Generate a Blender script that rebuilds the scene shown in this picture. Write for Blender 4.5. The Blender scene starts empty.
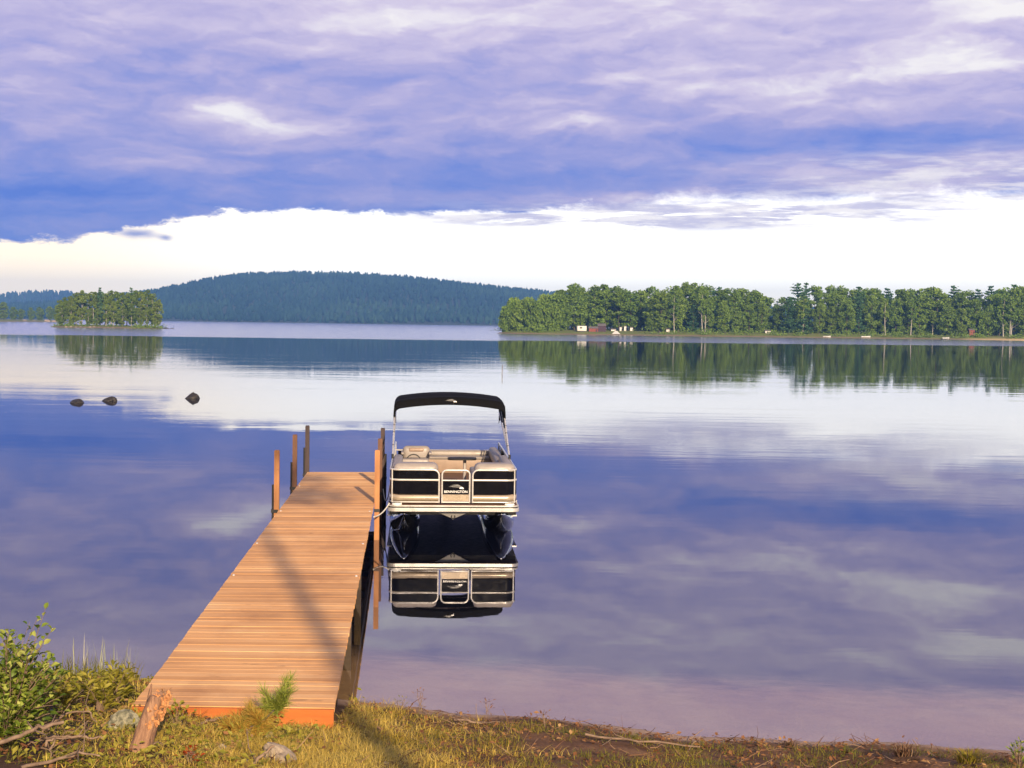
import bpy, bmesh, math, random
import numpy as np
from mathutils import Vector, Matrix, noise as mnoise

SC = bpy.context.scene
COL = SC.collection
R = math.radians
F, CX, CY, HC = 1400.0, 512.0, 384.0, 4.2        # focal length in pixels, picture centre, eye height above the lake

# ------------------------------------------------------------------ camera
cam_d = bpy.data.cameras.new('camera')
cam = bpy.data.objects.new('camera', cam_d)
COL.objects.link(cam)
cam_d.sensor_width = 36.0
cam_d.lens = F / 1024 * 36
cam_d.clip_start = 0.1
cam_d.clip_end = 30000
PITCH, ROLL = math.degrees(math.atan((384 - 323) / F)), 0.8
CAM_R = Matrix.Rotation(R(90 - PITCH), 4, 'X') @ Matrix.Rotation(R(ROLL), 4, 'Z')
cam.matrix_world = Matrix.Translation((0, 0, HC)) @ CAM_R
SC.camera = cam

# ------------------------------------------------------------------ exposure
SC.view_settings.view_transform = 'Standard'
SC.view_settings.look = 'None'
SC.view_settings.gamma = 1.0
SC.view_settings.use_curve_mapping = False
SC.view_settings.exposure = 0.55
SC.cycles.use_denoising = True
SC.cycles.max_bounces = 8
SC.cycles.transparent_max_bounces = 12
SC.cycles.volume_bounces = 0
SC.cycles.caustics_reflective = False
SC.cycles.caustics_refractive = False
SC.cycles.sample_clamp_indirect = 6.0

# ------------------------------------------------------------------ sun
SUN_EL, SUN_AZ = 21.0, 165.0                       # azimuth clockwise from +Y: behind the viewer, a little to the right
sd = Vector((math.sin(R(SUN_AZ)) * math.cos(R(SUN_EL)), math.cos(R(SUN_AZ)) * math.cos(R(SUN_EL)), math.sin(R(SUN_EL))))
sun_d = bpy.data.lights.new('sun', 'SUN')
sun_d.energy = 5.0
sun_d.angle = R(0.55)
sun_d.color = (1.0, 0.77, 0.50)
sun = bpy.data.objects.new('sun', sun_d)
sun.rotation_euler = (-sd).to_track_quat('-Z', 'Y').to_euler()
COL.objects.link(sun)


# ------------------------------------------------------------------ node expressions
class NT:
    """A node tree with arithmetic on sockets."""
    def __init__(self, tree):
        self.t = tree
        self.n = tree.nodes
        self.l = tree.links

    def node(self, typ, **kw):
        nd = self.n.new(typ)
        for k, v in kw.items():
            if k in nd.inputs.keys() and not hasattr(type(nd), k):
                self.put(nd.inputs[k], v)
            else:
                setattr(nd, k, v)
        return nd

    def put(self, sock, v):
        if isinstance(v, E):
            self.l.new(v.s, sock)
        elif isinstance(v, bpy.types.NodeSocket):
            self.l.new(v, sock)
        else:
            sock.default_value = v

    def math(self, op, a, b=None, c=None, clamp=False):
        nd = self.n.new('ShaderNodeMath')
        nd.operation = op
        nd.use_clamp = clamp
        for i, v in enumerate((a, b, c)):
            if v is not None:
                self.put(nd.inputs[i], v)
        return E(self, nd.outputs[0])

    def step(self, v, lo, hi, a=0.0, b=1.0, kind='SMOOTHSTEP'):
        nd = self.n.new('ShaderNodeMapRange')
        nd.interpolation_type = kind
        self.put(nd.inputs['Value'], v)
        for k, x in (('From Min', lo), ('From Max', hi), ('To Min', a), ('To Max', b)):
            self.put(nd.inputs[k], x)
        return E(self, nd.outputs['Result'])

    def noise(self, vec, scale, detail=4, rough=0.55, dist=0.0, seed=None):
        nd = self.n.new('ShaderNodeTexNoise')
        if seed is not None:
            nd.noise_dimensions = '4D'
            nd.inputs['W'].default_value = seed
        self.put(nd.inputs['Vector'], vec)
        nd.inputs['Scale'].default_value = scale
        nd.inputs['Detail'].default_value = detail
        nd.inputs['Roughness'].default_value = rough
        nd.inputs['Distortion'].default_value = dist
        return E(self, nd.outputs['Fac'])

    def combine(self, x, y, z):
        nd = self.n.new('ShaderNodeCombineXYZ')
        for i, v in enumerate((x, y, z)):
            self.put(nd.inputs[i], v)
        return nd.outputs[0]

    def sep(self, vec):
        nd = self.n.new('ShaderNodeSeparateXYZ')
        self.put(nd.inputs[0], vec)
        return [E(self, o) for o in nd.outputs]

    def scale_vec(self, vec, s):
        nd = self.n.new('ShaderNodeVectorMath')
        nd.operation = 'MULTIPLY'
        self.put(nd.inputs[0], vec)
        nd.inputs[1].default_value = s
        return nd.outputs[0]

    def ramp(self, fac, stops, interp='LINEAR'):
        nd = self.n.new('ShaderNodeValToRGB')
        cr = nd.color_ramp
        cr.interpolation = interp
        while len(cr.elements) < len(stops):
            cr.elements.new(0.5)
        for e, (p, c) in zip(cr.elements, stops):
            e.position = p
            e.color = (*c, 1) if len(c) == 3 else c
        self.put(nd.inputs[0], fac)
        return nd.outputs[0]

    def mix(self, fac, a, b, blend='MIX'):
        nd = self.n.new('ShaderNodeMix')
        nd.data_type = 'RGBA'
        nd.blend_type = blend
        self.put(nd.inputs[0], fac)
        for i, v in ((6, a), (7, b)):
            self.put(nd.inputs[i], (*v, 1) if isinstance(v, tuple) and len(v) == 3 else v)
        return nd.outputs[2]

    def bump(self, h, strength=1.0, dist=1.0):
        nd = self.n.new('ShaderNodeBump')
        nd.inputs['Strength'].default_value = strength
        nd.inputs['Distance'].default_value = dist
        self.put(nd.inputs['Height'], h)
        return nd.outputs[0]


class E:
    def __init__(self, t, s):
        self.t, self.s = t, s

    def __add__(self, o): return self.t.math('ADD', self, o)
    __radd__ = __add__
    def __mul__(self, o): return self.t.math('MULTIPLY', self, o)
    __rmul__ = __mul__
    def __sub__(self, o): return self.t.math('SUBTRACT', self, o)
    def __rsub__(self, o): return self.t.math('SUBTRACT', o, self)
    def __truediv__(self, o): return self.t.math('DIVIDE', self, o)
    def __pow__(self, o): return self.t.math('POWER', self, o)


def lin(r, g, b):
    f = lambda c: (c / 255 / 12.92) if c <= 10 else ((c / 255 + 0.055) / 1.055) ** 2.4
    return (f(r), f(g), f(b))


def ray(px, py):
    d = Vector(((px - CX) / F, -(py - CY) / F, -1))
    d = CAM_R.to_3x3() @ d
    return d


def azel(px, py):
    d = ray(px, py).normalized()
    return math.degrees(math.atan2(d.x, d.y)), math.degrees(math.asin(d.z))


def at_z(px, py, z):
    d = ray(px, py)
    t = (z - HC) / d.z
    return Vector((0, 0, HC)) + d * t


def at_y(px, py, y):
    d = ray(px, py)
    return Vector((0, 0, HC)) + d * (y / d.y)


# ------------------------------------------------------------------ sky
world = bpy.data.worlds.new('World')
SC.world = world
world.use_nodes = True
wt = NT(world.node_tree)
wt.n.clear()
SKY_STRENGTH = 0.1
sky = wt.n.new('ShaderNodeTexSky')
sky.sky_type = 'NISHITA'
sky.sun_disc = False
sky.sun_elevation = R(SUN_EL)
sky.sun_rotation = R(SUN_AZ)
sky.air_density = 1.0
sky.dust_density = 2.0
tc = wt.n.new('ShaderNodeTexCoord')
nrm = wt.n.new('ShaderNodeVectorMath')
nrm.operation = 'NORMALIZE'
wt.l.new(tc.outputs['Generated'], nrm.inputs[0])
dx, dy, dz = wt.sep(nrm.outputs[0])
AZ = wt.math('ARCTAN2', dx, dy) * 57.2958
EL = wt.math('ARCSINE', dz) * 57.2958
# slow warp so that nothing keeps a geometric outline
wv = wt.combine(AZ * 0.16, EL * 0.5, 0.0)
w1 = wt.noise(wv, 1.0, 5, 0.6, seed=3.1) - 0.5
w2 = wt.noise(wv, 1.0, 5, 0.6, seed=8.7) - 0.5
AZw = AZ + w1 * 7.0
ELw = EL + w2 * 2.1


def blob(px, py, sx, sy, amp, az=AZw, el=ELw):
    """A soft cloud mass in the direction of a spot of the sky; sx, sy in degrees."""
    a0, e0 = azel(px, py)
    p = ((az - a0) / sx) * ((az - a0) / sx) + ((el - e0) / sy) * ((el - e0) / sy)
    return wt.math('EXPONENT', p * -1.0) * amp


cloud_n = wt.noise(wt.combine(AZw * 0.15, ELw * 0.46, 0.0), 1.0, 7, 0.58, 0.3, seed=1.7)
cloud_f = wt.noise(wt.combine(AZw * 0.62, ELw * 1.7, 0.0), 1.0, 8, 0.68, 0.2, seed=5.2)
streak = wt.noise(wt.combine(AZw * 0.05, ELw * 1.0, 0.0), 1.0, 4, 0.5, 0.0, seed=2.2)
base = wt.ramp(wt.step(EL, 3.0, 23.0, kind='LINEAR'),
               [(0.0, (0.02,) * 3), (0.10, (0.10,) * 3), (0.20, (0.20,) * 3), (0.31, (0.36,) * 3), (0.42, (0.50,) * 3), (0.52, (0.52,) * 3), (0.70, (0.38,) * 3), (1.0, (0.40,) * 3)])
relief = []
for dz_ in (0.0, 0.32):
    relief.append(wt.noise(wt.combine(AZw * 0.22 + dz_ * 0.2, (ELw - dz_) * 0.72, 0.0), 1.0, 5, 0.50, 0.1, seed=9.4))
calm_up = wt.step(EL, 9.5, 14.0, 1.0, 0.62)
L = E(wt, base) + 0.20 + calm_up * ((relief[0] - relief[1]) * 1.05 + (cloud_n - 0.5) * 0.72 + (cloud_f - 0.5) * 0.24) + (streak - 0.5) * 0.20
for b in ((255, 118, 2.9, 0.75, 0.42), (150, 160, 2.6, 0.5, 0.20), (60, 130, 2.5, 0.7, 0.10), (580, 125, 1.6, 0.7, 0.32), (690, 85, 3.5, 0.8, 0.26),
          (965, 62, 2.4, 0.65, 0.36), (850, 105, 4.0, 0.6, 0.14), (830, 80, 3.5, 0.7, 0.26), (1010, 10, 2.5, 0.7, 0.38), (560, 15, 9.0, 0.7, 0.10), (900, 180, 6.5, 0.65, 0.55), (640, 195, 4.0, 0.35, 0.30), (1010, 160, 3.0, 0.5, 0.18),
          (80, 45, 5.0, 0.8, -0.14), (400, 75, 6.0, 0.5, -0.10), (860, 140, 5.5, 0.42, -0.26), (300, 155, 3.0, 0.35, -0.14), (60, 190, 6.0, 0.9, -0.20), (540, 170, 6.0, 0.6, -0.16),
          (400, 25, 5.0, 0.7, 0.10)):
    L = L + blob(*b)
deck_col = wt.ramp(L, [(0.0, lin(98, 130, 220)), (0.20, lin(126, 146, 222)), (0.40, lin(156, 161, 222)), (0.60, lin(188, 181, 225)), (0.78, lin(216, 205, 233)), (1.0, lin(255, 250, 250))])
# underside of the cloud deck: the clear bright strip above the horizon
lower = wt.ramp(wt.step(AZ, -22.0, 22.0, kind='LINEAR'),
                [(0.0, (0.280,) * 3), (0.10, (0.295,) * 3), (0.17, (0.36,) * 3), (0.24, (0.430,) * 3), (0.5, (0.442,) * 3), (0.62, (0.465,) * 3), (0.78, (0.48,) * 3), (1.0, (0.495,) * 3)])
edge_n = wt.noise(wt.combine(AZ * 0.5, EL * 1.3, 0.0), 1.0, 9, 0.70, 0.3, seed=4.4) - 0.5
edge = E(wt, lower) * 10.0 + edge_n * 1.5
soft = wt.step(AZ, 0.0, 7.0, 0.16, 0.75)
deck = wt.step(EL - edge, -0.10, soft)
# thin light sheets below the deck on the right
wisp_n = wt.noise(wt.combine(AZ * 0.20, EL * 2.4, 0.0), 1.0, 8, 0.66, 0.35, seed=7.9)
wisp_zone = blob(560, 221, 6.0, 0.32, 1.5, AZ, EL) + blob(740, 214, 8.0, 0.52, 1.7, AZ, EL) + blob(985, 178, 7.0, 0.85, 1.7, AZ, EL)
wisp = wt.math('MULTIPLY', wt.step(wisp_n, 0.38, 0.58), wisp_zone, clamp=True)
puff = blob(140, 236, 0.9, 0.16, 0.95, AZ + w1 * 1.5, EL + w2 * 0.9) + blob(166, 238, 0.25, 0.10, 0.7, AZ, EL + w2 * 0.5)
clear = wt.mix(wt.step(EL, 0.0, 2.6), lin(255, 240, 214), lin(255, 253, 248))
clear = wt.mix(wt.step(AZ, -20.0, -6.0), lin(255, 236, 206), clear)
clear_hi = wt.mix(1.0, clear, (1.9, 1.87, 1.70), 'MULTIPLY')
col = wt.mix(deck, clear_hi, deck_col)
wisp_c = wt.mix(wt.step(wt.noise(wt.combine(AZ * 0.5, EL * 3.4, 0.0), 1.0, 6, 0.6, seed=3.3), 0.42, 0.62), lin(196, 190, 226), lin(255, 247, 250))
col = wt.mix(wisp * 0.85, col, wisp_c)
col = wt.mix(wt.math('MULTIPLY', puff, 0.9, clamp=True), col, lin(118, 138, 214))
# bring the cloud colours to the strength of the sky background, less the exposure
col = wt.mix(1.0, col, tuple([1 / SKY_STRENGTH / 2 ** SC.view_settings.exposure] * 3), 'MULTIPLY')
# the clouds stand in front of the physical sky; behind the viewer it shows between them
back = wt.step(dy, -0.7, 0.1)
cover = wt.math('MAXIMUM', back, 0.45)
col = wt.mix(wt.step(EL, 20.0, 50.0), col, wt.mix(1.0, col, (0.55, 0.55, 0.52), 'MULTIPLY'))
high = wt.step(EL, 28.0, 70.0, 1.0, 0.7)
col = wt.mix(cover * high, sky.outputs[0], col)
bg = wt.n.new('ShaderNodeBackground')
bg.inputs['Strength'].default_value = SKY_STRENGTH
wt.l.new(col, bg.inputs['Color'])
wo = wt.n.new('ShaderNodeOutputWorld')
wt.l.new(bg.outputs[0], wo.inputs['Surface'])
world.cycles.sampling_method = 'MANUAL'
world.cycles.sample_map_resolution = 512


# ------------------------------------------------------------------ materials
def new_mat(name):
    m = bpy.data.materials.new(name)
    m.use_nodes = True
    t = NT(m.node_tree)
    t.n.clear()
    out = t.n.new('ShaderNodeOutputMaterial')
    return m, t, out


def pos(t):
    g = t.n.new('ShaderNodeNewGeometry')
    return g


def obj_co(t):
    return t.n.new('ShaderNodeTexCoord').outputs['Object']


def principled(t, out, color, rough=0.6, metal=0.0, normal=None, spec=0.5, coat=0.0):
    p = t.n.new('ShaderNodeBsdfPrincipled')
    t.put(p.inputs['Base Color'], (*color, 1) if isinstance(color, tuple) and len(color) == 3 else color)
    t.put(p.inputs['Roughness'], rough)
    p.inputs['Metallic'].default_value = metal
    p.inputs['Specular IOR Level'].default_value = spec
    p.inputs['Coat Weight'].default_value = coat
    if normal is not None:
        t.put(p.inputs['Normal'], normal)
    t.l.new(p.outputs[0], out.inputs['Surface'])
    return p


def simple(name, a, b=None, rough=0.5, metal=0.0, scale=6.0, bump=0.0, coat=0.0, spec=0.5, stretch=(1, 1, 1)):
    """Base colour wandering between a and b."""
    m, t, out = new_mat(name)
    co = t.scale_vec(obj_co(t), stretch)
    n = t.noise(co, scale, 5, 0.6)
    col = t.mix(t.step(n, 0.3, 0.7), a, b or tuple(c * 0.75 for c in a))
    nr = t.bump(n, 1.0, bump) if bump else None
    r = t.step(t.noise(co, scale * 2.3, 3), 0.3, 0.7, max(rough - 0.08, 0.02), rough + 0.08)
    principled(t, out, col, r, metal, nr, spec, coat)
    return m


def leaf_mat(name, cols, trans=0.35, rough=0.6, obj_var=0.0, world_patch=None, spec=0.3):
    """Leaves: a colour per leaf out of cols, let some light through."""
    m, t, out = new_mat(name)
    g = t.n.new('ShaderNodeNewGeometry')
    f = E(t, g.outputs['Random Per Island'])
    if obj_var:
        oi = t.n.new('ShaderNodeObjectInfo')
        f = f * (1 - obj_var) + E(t, oi.outputs['Random']) * obj_var
    if world_patch:
        f = f * 0.45 + t.step(t.noise(g.outputs['Position'], world_patch, 3), 0.34, 0.66) * 0.55
    n = len(cols)
    c = t.ramp(f, [(i / max(n - 1, 1), x) for i, x in enumerate(cols)])
    d = t.n.new('ShaderNodeBsdfPrincipled')
    t.put(d.inputs['Base Color'], c)
    d.inputs['Roughness'].default_value = rough
    d.inputs['Specular IOR Level'].default_value = spec
    tr = t.n.new('ShaderNodeBsdfTranslucent')
    t.put(tr.inputs['Color'], c)
    ms = t.n.new('ShaderNodeMixShader')
    ms.inputs[0].default_value = trans
    t.l.new(d.outputs[0], ms.inputs[1])
    t.l.new(tr.outputs[0], ms.inputs[2])
    t.l.new(ms.outputs[0], out.inputs['Surface'])
    return m


def deck_wood(name, cols, along=(0.6, 14, 14), grain=0.35, rough=0.62):
    m, t, out = new_mat(name)
    g = t.n.new('ShaderNodeNewGeometry')
    co = obj_co(t)
    rnd = E(t, g.outputs['Random Per Island'])
    off = t.n.new('ShaderNodeVectorMath')
    off.operation = 'ADD'
    t.l.new(t.scale_vec(co, along), off.inputs[0])
    t.put(off.inputs[1], t.combine(rnd * 37.0, rnd * 91.0, 0.0))
    n1 = t.noise(off.outputs[0], 1.0, 6, 0.65, 0.4)
    n2 = t.noise(t.scale_vec(co, (1.1, 0.8, 1.0)), 0.8, 4, 0.6)
    f = rnd * (1 - grain) * 0.75 + t.step(n1, 0.25, 0.75) * grain + (n2 - 0.5) * 0.8
    k = len(cols)
    c = t.ramp(f, [(i / (k - 1), x) for i, x in enumerate(cols)])
    knots = t.step(t.noise(t.scale_vec(co, (3, 9, 9)), 1.0, 2), 0.70, 0.76)
    c = t.mix(knots * 0.5, c, tuple(v * 0.35 for v in cols[0]))
    wear = t.step(t.noise(t.scale_vec(co, (0.9, 0.55, 1.0)), 1.0, 6, 0.7, seed=3.0), 0.46, 0.70)
    c = t.mix(wear * 0.42, c, t.mix(1.0, c, (0.52, 0.44, 0.42), 'MULTIPLY'))
    crack = t.step(t.noise(t.scale_vec(off.outputs[0], (1.6, 4.0, 4.0)), 1.0, 3, 0.6), 0.66, 0.72)
    c = t.mix(crack * 0.55, c, tuple(v * 0.3 for v in cols[0]))
    principled(t, out, c, rough, 0, t.bump(n1, 0.5, 0.006), 0.3)
    return m


M = {}
M['deck_board'] = deck_wood('deck_board_wood', [(0.42, 0.21, 0.08), (0.58, 0.30, 0.11), (0.69, 0.37, 0.145), (0.76, 0.46, 0.21), (0.65, 0.38, 0.185)])
M['fascia'] = deck_wood('stained_fascia_wood', [(0.36, 0.095, 0.020), (0.50, 0.155, 0.034)], grain=0.6)
M['frame_wood'] = deck_wood('dock_frame_wood', [(0.030, 0.022, 0.017), (0.070, 0.048, 0.034)], grain=0.6)
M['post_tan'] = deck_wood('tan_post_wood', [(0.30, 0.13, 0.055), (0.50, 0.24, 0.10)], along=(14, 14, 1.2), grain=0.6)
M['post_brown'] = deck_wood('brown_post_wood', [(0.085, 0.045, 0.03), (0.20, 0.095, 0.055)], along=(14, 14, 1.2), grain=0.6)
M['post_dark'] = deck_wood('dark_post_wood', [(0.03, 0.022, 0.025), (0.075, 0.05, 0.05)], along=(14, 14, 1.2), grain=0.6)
M['iron'] = simple('weathered_iron', (0.03, 0.028, 0.03), (0.015, 0.014, 0.016), 0.6, 0.3)
M['screw'] = simple('galvanised_screw', (0.75, 0.75, 0.75), (0.6, 0.6, 0.6), 0.4, 0.6)
M['alu'] = simple('satin_aluminium', (0.62, 0.60, 0.58), (0.55, 0.53, 0.51), 0.34, 0.5, 1.2)
M['pontoon'] = simple('pontoon_aluminium', (0.74, 0.74, 0.74), (0.66, 0.66, 0.66), 0.10, 1.0, 1.5)
M['white_paint'] = simple('silver_painted_tube', (0.62, 0.60, 0.58), (0.55, 0.53, 0.51), 0.3, 0.35, 2, 0, 0.3)
M['black_panel'] = simple('gloss_black_panel', (0.003, 0.003, 0.005), (0.005, 0.005, 0.008), 0.16, 0.0, 3, 0, 0.0, 0.12)
M['gold_stripe'] = simple('champagne_stripe', (0.42, 0.345, 0.26), (0.38, 0.31, 0.235), 0.3, 0.3, 1.0)
M['canvas'] = simple('black_canvas', (0.004, 0.004, 0.005), (0.006, 0.006, 0.007), 0.85, 0, 40, 0.0004, 0, 0.08)
M['vinyl'] = simple('tan_vinyl', (0.30, 0.265, 0.25), (0.25, 0.22, 0.205), 0.45, 0, 5, 0.001)
M['vinyl_dark'] = simple('taupe_vinyl', (0.30, 0.21, 0.16), (0.24, 0.17, 0.13), 0.45, 0, 5, 0.001)
M['carpet'] = simple('brown_marine_carpet', (0.16, 0.085, 0.06), (0.12, 0.065, 0.045), 0.9, 0, 40, 0.001)
M['rubber'] = simple('black_rubber', (0.012, 0.012, 0.012), None, 0.5)
M['lens'] = simple('clear_light_lens', (0.75, 0.74, 0.70), (0.6, 0.6, 0.58), 0.12, 0, 10, 0, 0.8)
M['emblem'] = simple('silver_emblem', (0.80, 0.80, 0.82), (0.72, 0.72, 0.74), 0.35, 0.2)
M['emblem_gray'] = simple('grey_emblem', (0.22, 0.22, 0.23), (0.16, 0.16, 0.17), 0.4, 0.2)
M['rope'] = simple('white_rope', (0.70, 0.67, 0.62), (0.5, 0.48, 0.44), 0.85, 0, 60, 0.002)
M['glass_dark'] = simple('smoked_windscreen', (0.015, 0.013, 0.013), None, 0.5, 0, 3, 0, 0.0, 0.2)
M['rock_wet'] = simple('wet_dark_rock', (0.040, 0.034, 0.031), (0.010, 0.009, 0.009), 0.5, 0, 11, 0.05)
M['rock_pale'] = simple('pale_grey_rock', (0.36, 0.29, 0.22), (0.17, 0.13, 0.10), 0.85, 0, 16, 0.02)
M['rock_lichen'] = simple('lichen_grey_rock', (0.36, 0.33, 0.22), (0.10, 0.10, 0.06), 0.9, 0, 22, 0.03)
M['stick'] = simple('weathered_branch', (0.25, 0.17, 0.12), (0.13, 0.085, 0.06), 0.85, 0, 14, 0.004, stretch=(1, 1, 1))
M['stick_pale'] = simple('bleached_branch', (0.27, 0.185, 0.13), (0.13, 0.085, 0.06), 0.85, 0, 14, 0.004)
M['stump'] = simple('weathered_stump_wood', (0.36, 0.20, 0.12), (0.19, 0.10, 0.065), 0.88, 0, 10, 0.02, stretch=(3, 3, 0.6))
M['rot'] = simple('crumbling_orange_wood', (0.56, 0.27, 0.11), (0.36, 0.15, 0.06), 0.95, 0, 26, 0.02)
M['bark'] = simple('grey_brown_bark', (0.10, 0.075, 0.06), (0.05, 0.04, 0.032), 0.9, 0, 2.0, 0.05, stretch=(3, 3, 0.5))
M['birch'] = simple('pale_birch_bark', (0.42, 0.40, 0.36), (0.24, 0.22, 0.20), 0.8, 0, 1.2, 0.02, stretch=(1, 1, 3))
M['leaf_mid'] = leaf_mat('mid_green_leaves', [(0.125, 0.225, 0.040), (0.195, 0.305, 0.050), (0.265, 0.365, 0.060)], 0.42, obj_var=0.45)
M['leaf_yellow'] = leaf_mat('yellow_green_leaves', [(0.13, 0.22, 0.035), (0.18, 0.28, 0.045), (0.25, 0.34, 0.055)], 0.42, obj_var=0.45)
M['needle_far'] = leaf_mat('dark_pine_needles', [(0.060, 0.150, 0.060), (0.090, 0.195, 0.075), (0.130, 0.240, 0.085)], 0.35, obj_var=0.4)
M['leaf_island'] = leaf_mat('olive_green_leaves', [(0.125, 0.20, 0.030), (0.175, 0.255, 0.040), (0.24, 0.30, 0.052)], 0.42, obj_var=0.5)
M['leaf_bush'] = leaf_mat('fresh_bush_leaves', [(0.06, 0.11, 0.016), (0.15, 0.215, 0.026), (0.28, 0.34, 0.05), (0.46, 0.48, 0.13)], 0.35, 0.45)
M['leaf_herb'] = leaf_mat('herb_leaves', [(0.14, 0.12, 0.014), (0.22, 0.22, 0.02), (0.36, 0.31, 0.05), (0.13, 0.16, 0.016)], 0.35, 0.6, world_patch=1.5)
M['grass_green'] = leaf_mat('olive_grass_blades', [(0.080, 0.075, 0.010), (0.14, 0.145, 0.016), (0.23, 0.195, 0.022), (0.36, 0.25, 0.04)], 0.3, 0.6, world_patch=0.9)
M['grass_dry'] = leaf_mat('dry_straw_blades', [(0.25, 0.17, 0.022), (0.48, 0.34, 0.05), (0.72, 0.53, 0.13), (0.25, 0.22, 0.028)], 0.3, 0.6, world_patch=1.2)
M['grass_tall'] = leaf_mat('pale_reed_blades', [(0.22, 0.26, 0.10), (0.38, 0.40, 0.22), (0.50, 0.48, 0.30)], 0.35, 0.6)
M['litter'] = leaf_mat('dead_leaves', [(0.09, 0.032, 0.014), (0.16, 0.065, 0.025), (0.25, 0.12, 0.045), (0.40, 0.25, 0.11)], 0.1, 0.8, world_patch=1.3)
M['twigs'] = leaf_mat('twig_bits', [(0.07, 0.03, 0.018), (0.14, 0.07, 0.04), (0.28, 0.19, 0.12)], 0.0, 0.85)
M['needle_near'] = leaf_mat('fresh_pine_needles', [(0.12, 0.17, 0.025), (0.22, 0.26, 0.04), (0.34, 0.35, 0.07)], 0.2, 0.5)
M['needle_brown'] = leaf_mat('browning_pine_needles', [(0.34, 0.17, 0.03), (0.44, 0.28, 0.05), (0.24, 0.25, 0.04)], 0.2, 0.6)
M['leaf_red'] = leaf_mat('red_autumn_leaves', [(0.22, 0.02, 0.008), (0.34, 0.06, 0.012), (0.30, 0.13, 0.025)], 0.3, 0.5)
M['hill_tree'] = leaf_mat('far_forest', [(0.011, 0.031, 0.034), (0.019, 0.048, 0.043), (0.033, 0.070, 0.050)], 0.0, 0.9, world_patch=0.006, spec=0.05)
M['shed_white'] = simple('white_shed_wall', (0.62, 0.60, 0.58), (0.52, 0.50, 0.49), 0.6)
M['shed_red'] = simple('red_brown_boards', (0.22, 0.055, 0.035), (0.15, 0.04, 0.028), 0.8)
M['shed_dark'] = simple('dark_brown_boards', (0.055, 0.025, 0.04), (0.035, 0.018, 0.03), 0.8)
M['roof'] = simple('grey_roofing', (0.15, 0.13, 0.13), (0.09, 0.08, 0.08), 0.8)
M['window'] = simple('dark_window_glass', (0.03, 0.035, 0.04), None, 0.1, 0, 2, 0, 0.5)
M['hull_white'] = simple('white_hull', (0.50, 0.50, 0.49), (0.42, 0.42, 0.42), 0.4, 0, 3, 0, 0.1)


# ------------------------------------------------------------------ mesh helpers
class MB:
    """Collects faces of one mesh."""
    def __init__(self):
        self.v, self.f, self.sm = [], [], []

    def add(self, vs, fs, smooth=False):
        o = len(self.v)
        self.v += [tuple(p) for p in vs]
        self.f += [tuple(i + o for i in f) for f in fs]
        self.sm += [smooth] * len(fs)
        return self

    def hexa(self, p):
        """Eight corners: bottom four, then top four."""
        return self.add(p, [(3, 2, 1, 0), (4, 5, 6, 7), (0, 1, 5, 4), (1, 2, 6, 5), (2, 3, 7, 6), (3, 0, 4, 7)])

    def box(self, x0, x1, y0, y1, z0, z1, mat=None):
        p = [(x0, y0, z0), (x1, y0, z0), (x1, y1, z0), (x0, y1, z0), (x0, y0, z1), (x1, y0, z1), (x1, y1, z1), (x0, y1, z1)]
        if mat is not None:
            p = [mat @ Vector(q) for q in p]
        return self.hexa(p)

    def tube(self, pts, rad, n=8, cap=True, smooth=True):
        pts = [Vector(p) for p in pts]
        rr = rad if isinstance(rad, (list, tuple)) else [rad] * len(pts)
        rings, up = [], None
        for i, p in enumerate(pts):
            d = (pts[min(i + 1, len(pts) - 1)] - pts[max(i - 1, 0)]).normalized()
            if up is None:
                up = Vector((0, 0, 1)) if abs(d.z) < 0.9 else Vector((1, 0, 0))
            s = d.cross(up).normalized()
            up = s.cross(d).normalized()
            rings.append([p + (s * math.cos(2 * math.pi * k / n) + up * math.sin(2 * math.pi * k / n)) * rr[i] for k in range(n)])
        vs = [q for r in rings for q in r]
        fs = []
        for i in range(len(rings) - 1):
            for k in range(n):
                a, b = i * n + k, i * n + (k + 1) % n
                fs.append((a, a + n, b + n, b))
        self.add(vs, fs, smooth)
        if cap:
            self.add(rings[0], [tuple(range(n))])
            self.add(rings[-1], [tuple(reversed(range(n)))])
        return self

    def rings(self, rings, closed=True, cap=True, smooth=True):
        n = len(rings[0])
        fs = []
        for i in range(len(rings) - 1):
            for k in range(n if closed else n - 1):
                a, b = i * n + k, i * n + (k + 1) % n
                fs.append((a, b, b + n, a + n))
        self.add([q for r in rings for q in r], fs, smooth)
        if cap:
            self.add(rings[0], [tuple(reversed(range(n)))])
            self.add(rings[-1], [tuple(range(n))])
        return self

    def sweep(self, path, prof, closed=False, smooth=True):
        """Sweep a closed profile of (outward offset, height) along a plan path of (x, y); outward is to the right of travel."""
        P = [Vector((p[0], p[1], 0)) for p in path]
        rg = []
        for i, p in enumerate(P):
            d = (P[min(i + 1, len(P) - 1)] - P[max(i - 1, 0)]).normalized()
            o = Vector((d.y, -d.x, 0))
            rg.append([p + o * a + Vector((0, 0, h)) for a, h in prof])
        return self.rings(rg, True, True, smooth)

    def build(self, name, mat, parent=None, loc=None, bevel=0.0, seg=2, smooth_all=None):
        me = bpy.data.meshes.new(name)
        me.from_pydata(self.v, [], self.f)
        me.polygons.foreach_set('use_smooth', self.sm if smooth_all is None else [smooth_all] * len(self.f))
        me.materials.append(mat)
        me.update()
        o = bpy.data.objects.new(name, me)
        COL.objects.link(o)
        if parent is not None:
            o.parent = parent
        if loc is not None:
            o.location = loc
        if bevel:
            b = o.modifiers.new('bevel', 'BEVEL')
            b.width, b.segments, b.limit_method = bevel, seg, 'ANGLE'
            b.angle_limit = R(35)
        return o


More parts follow.
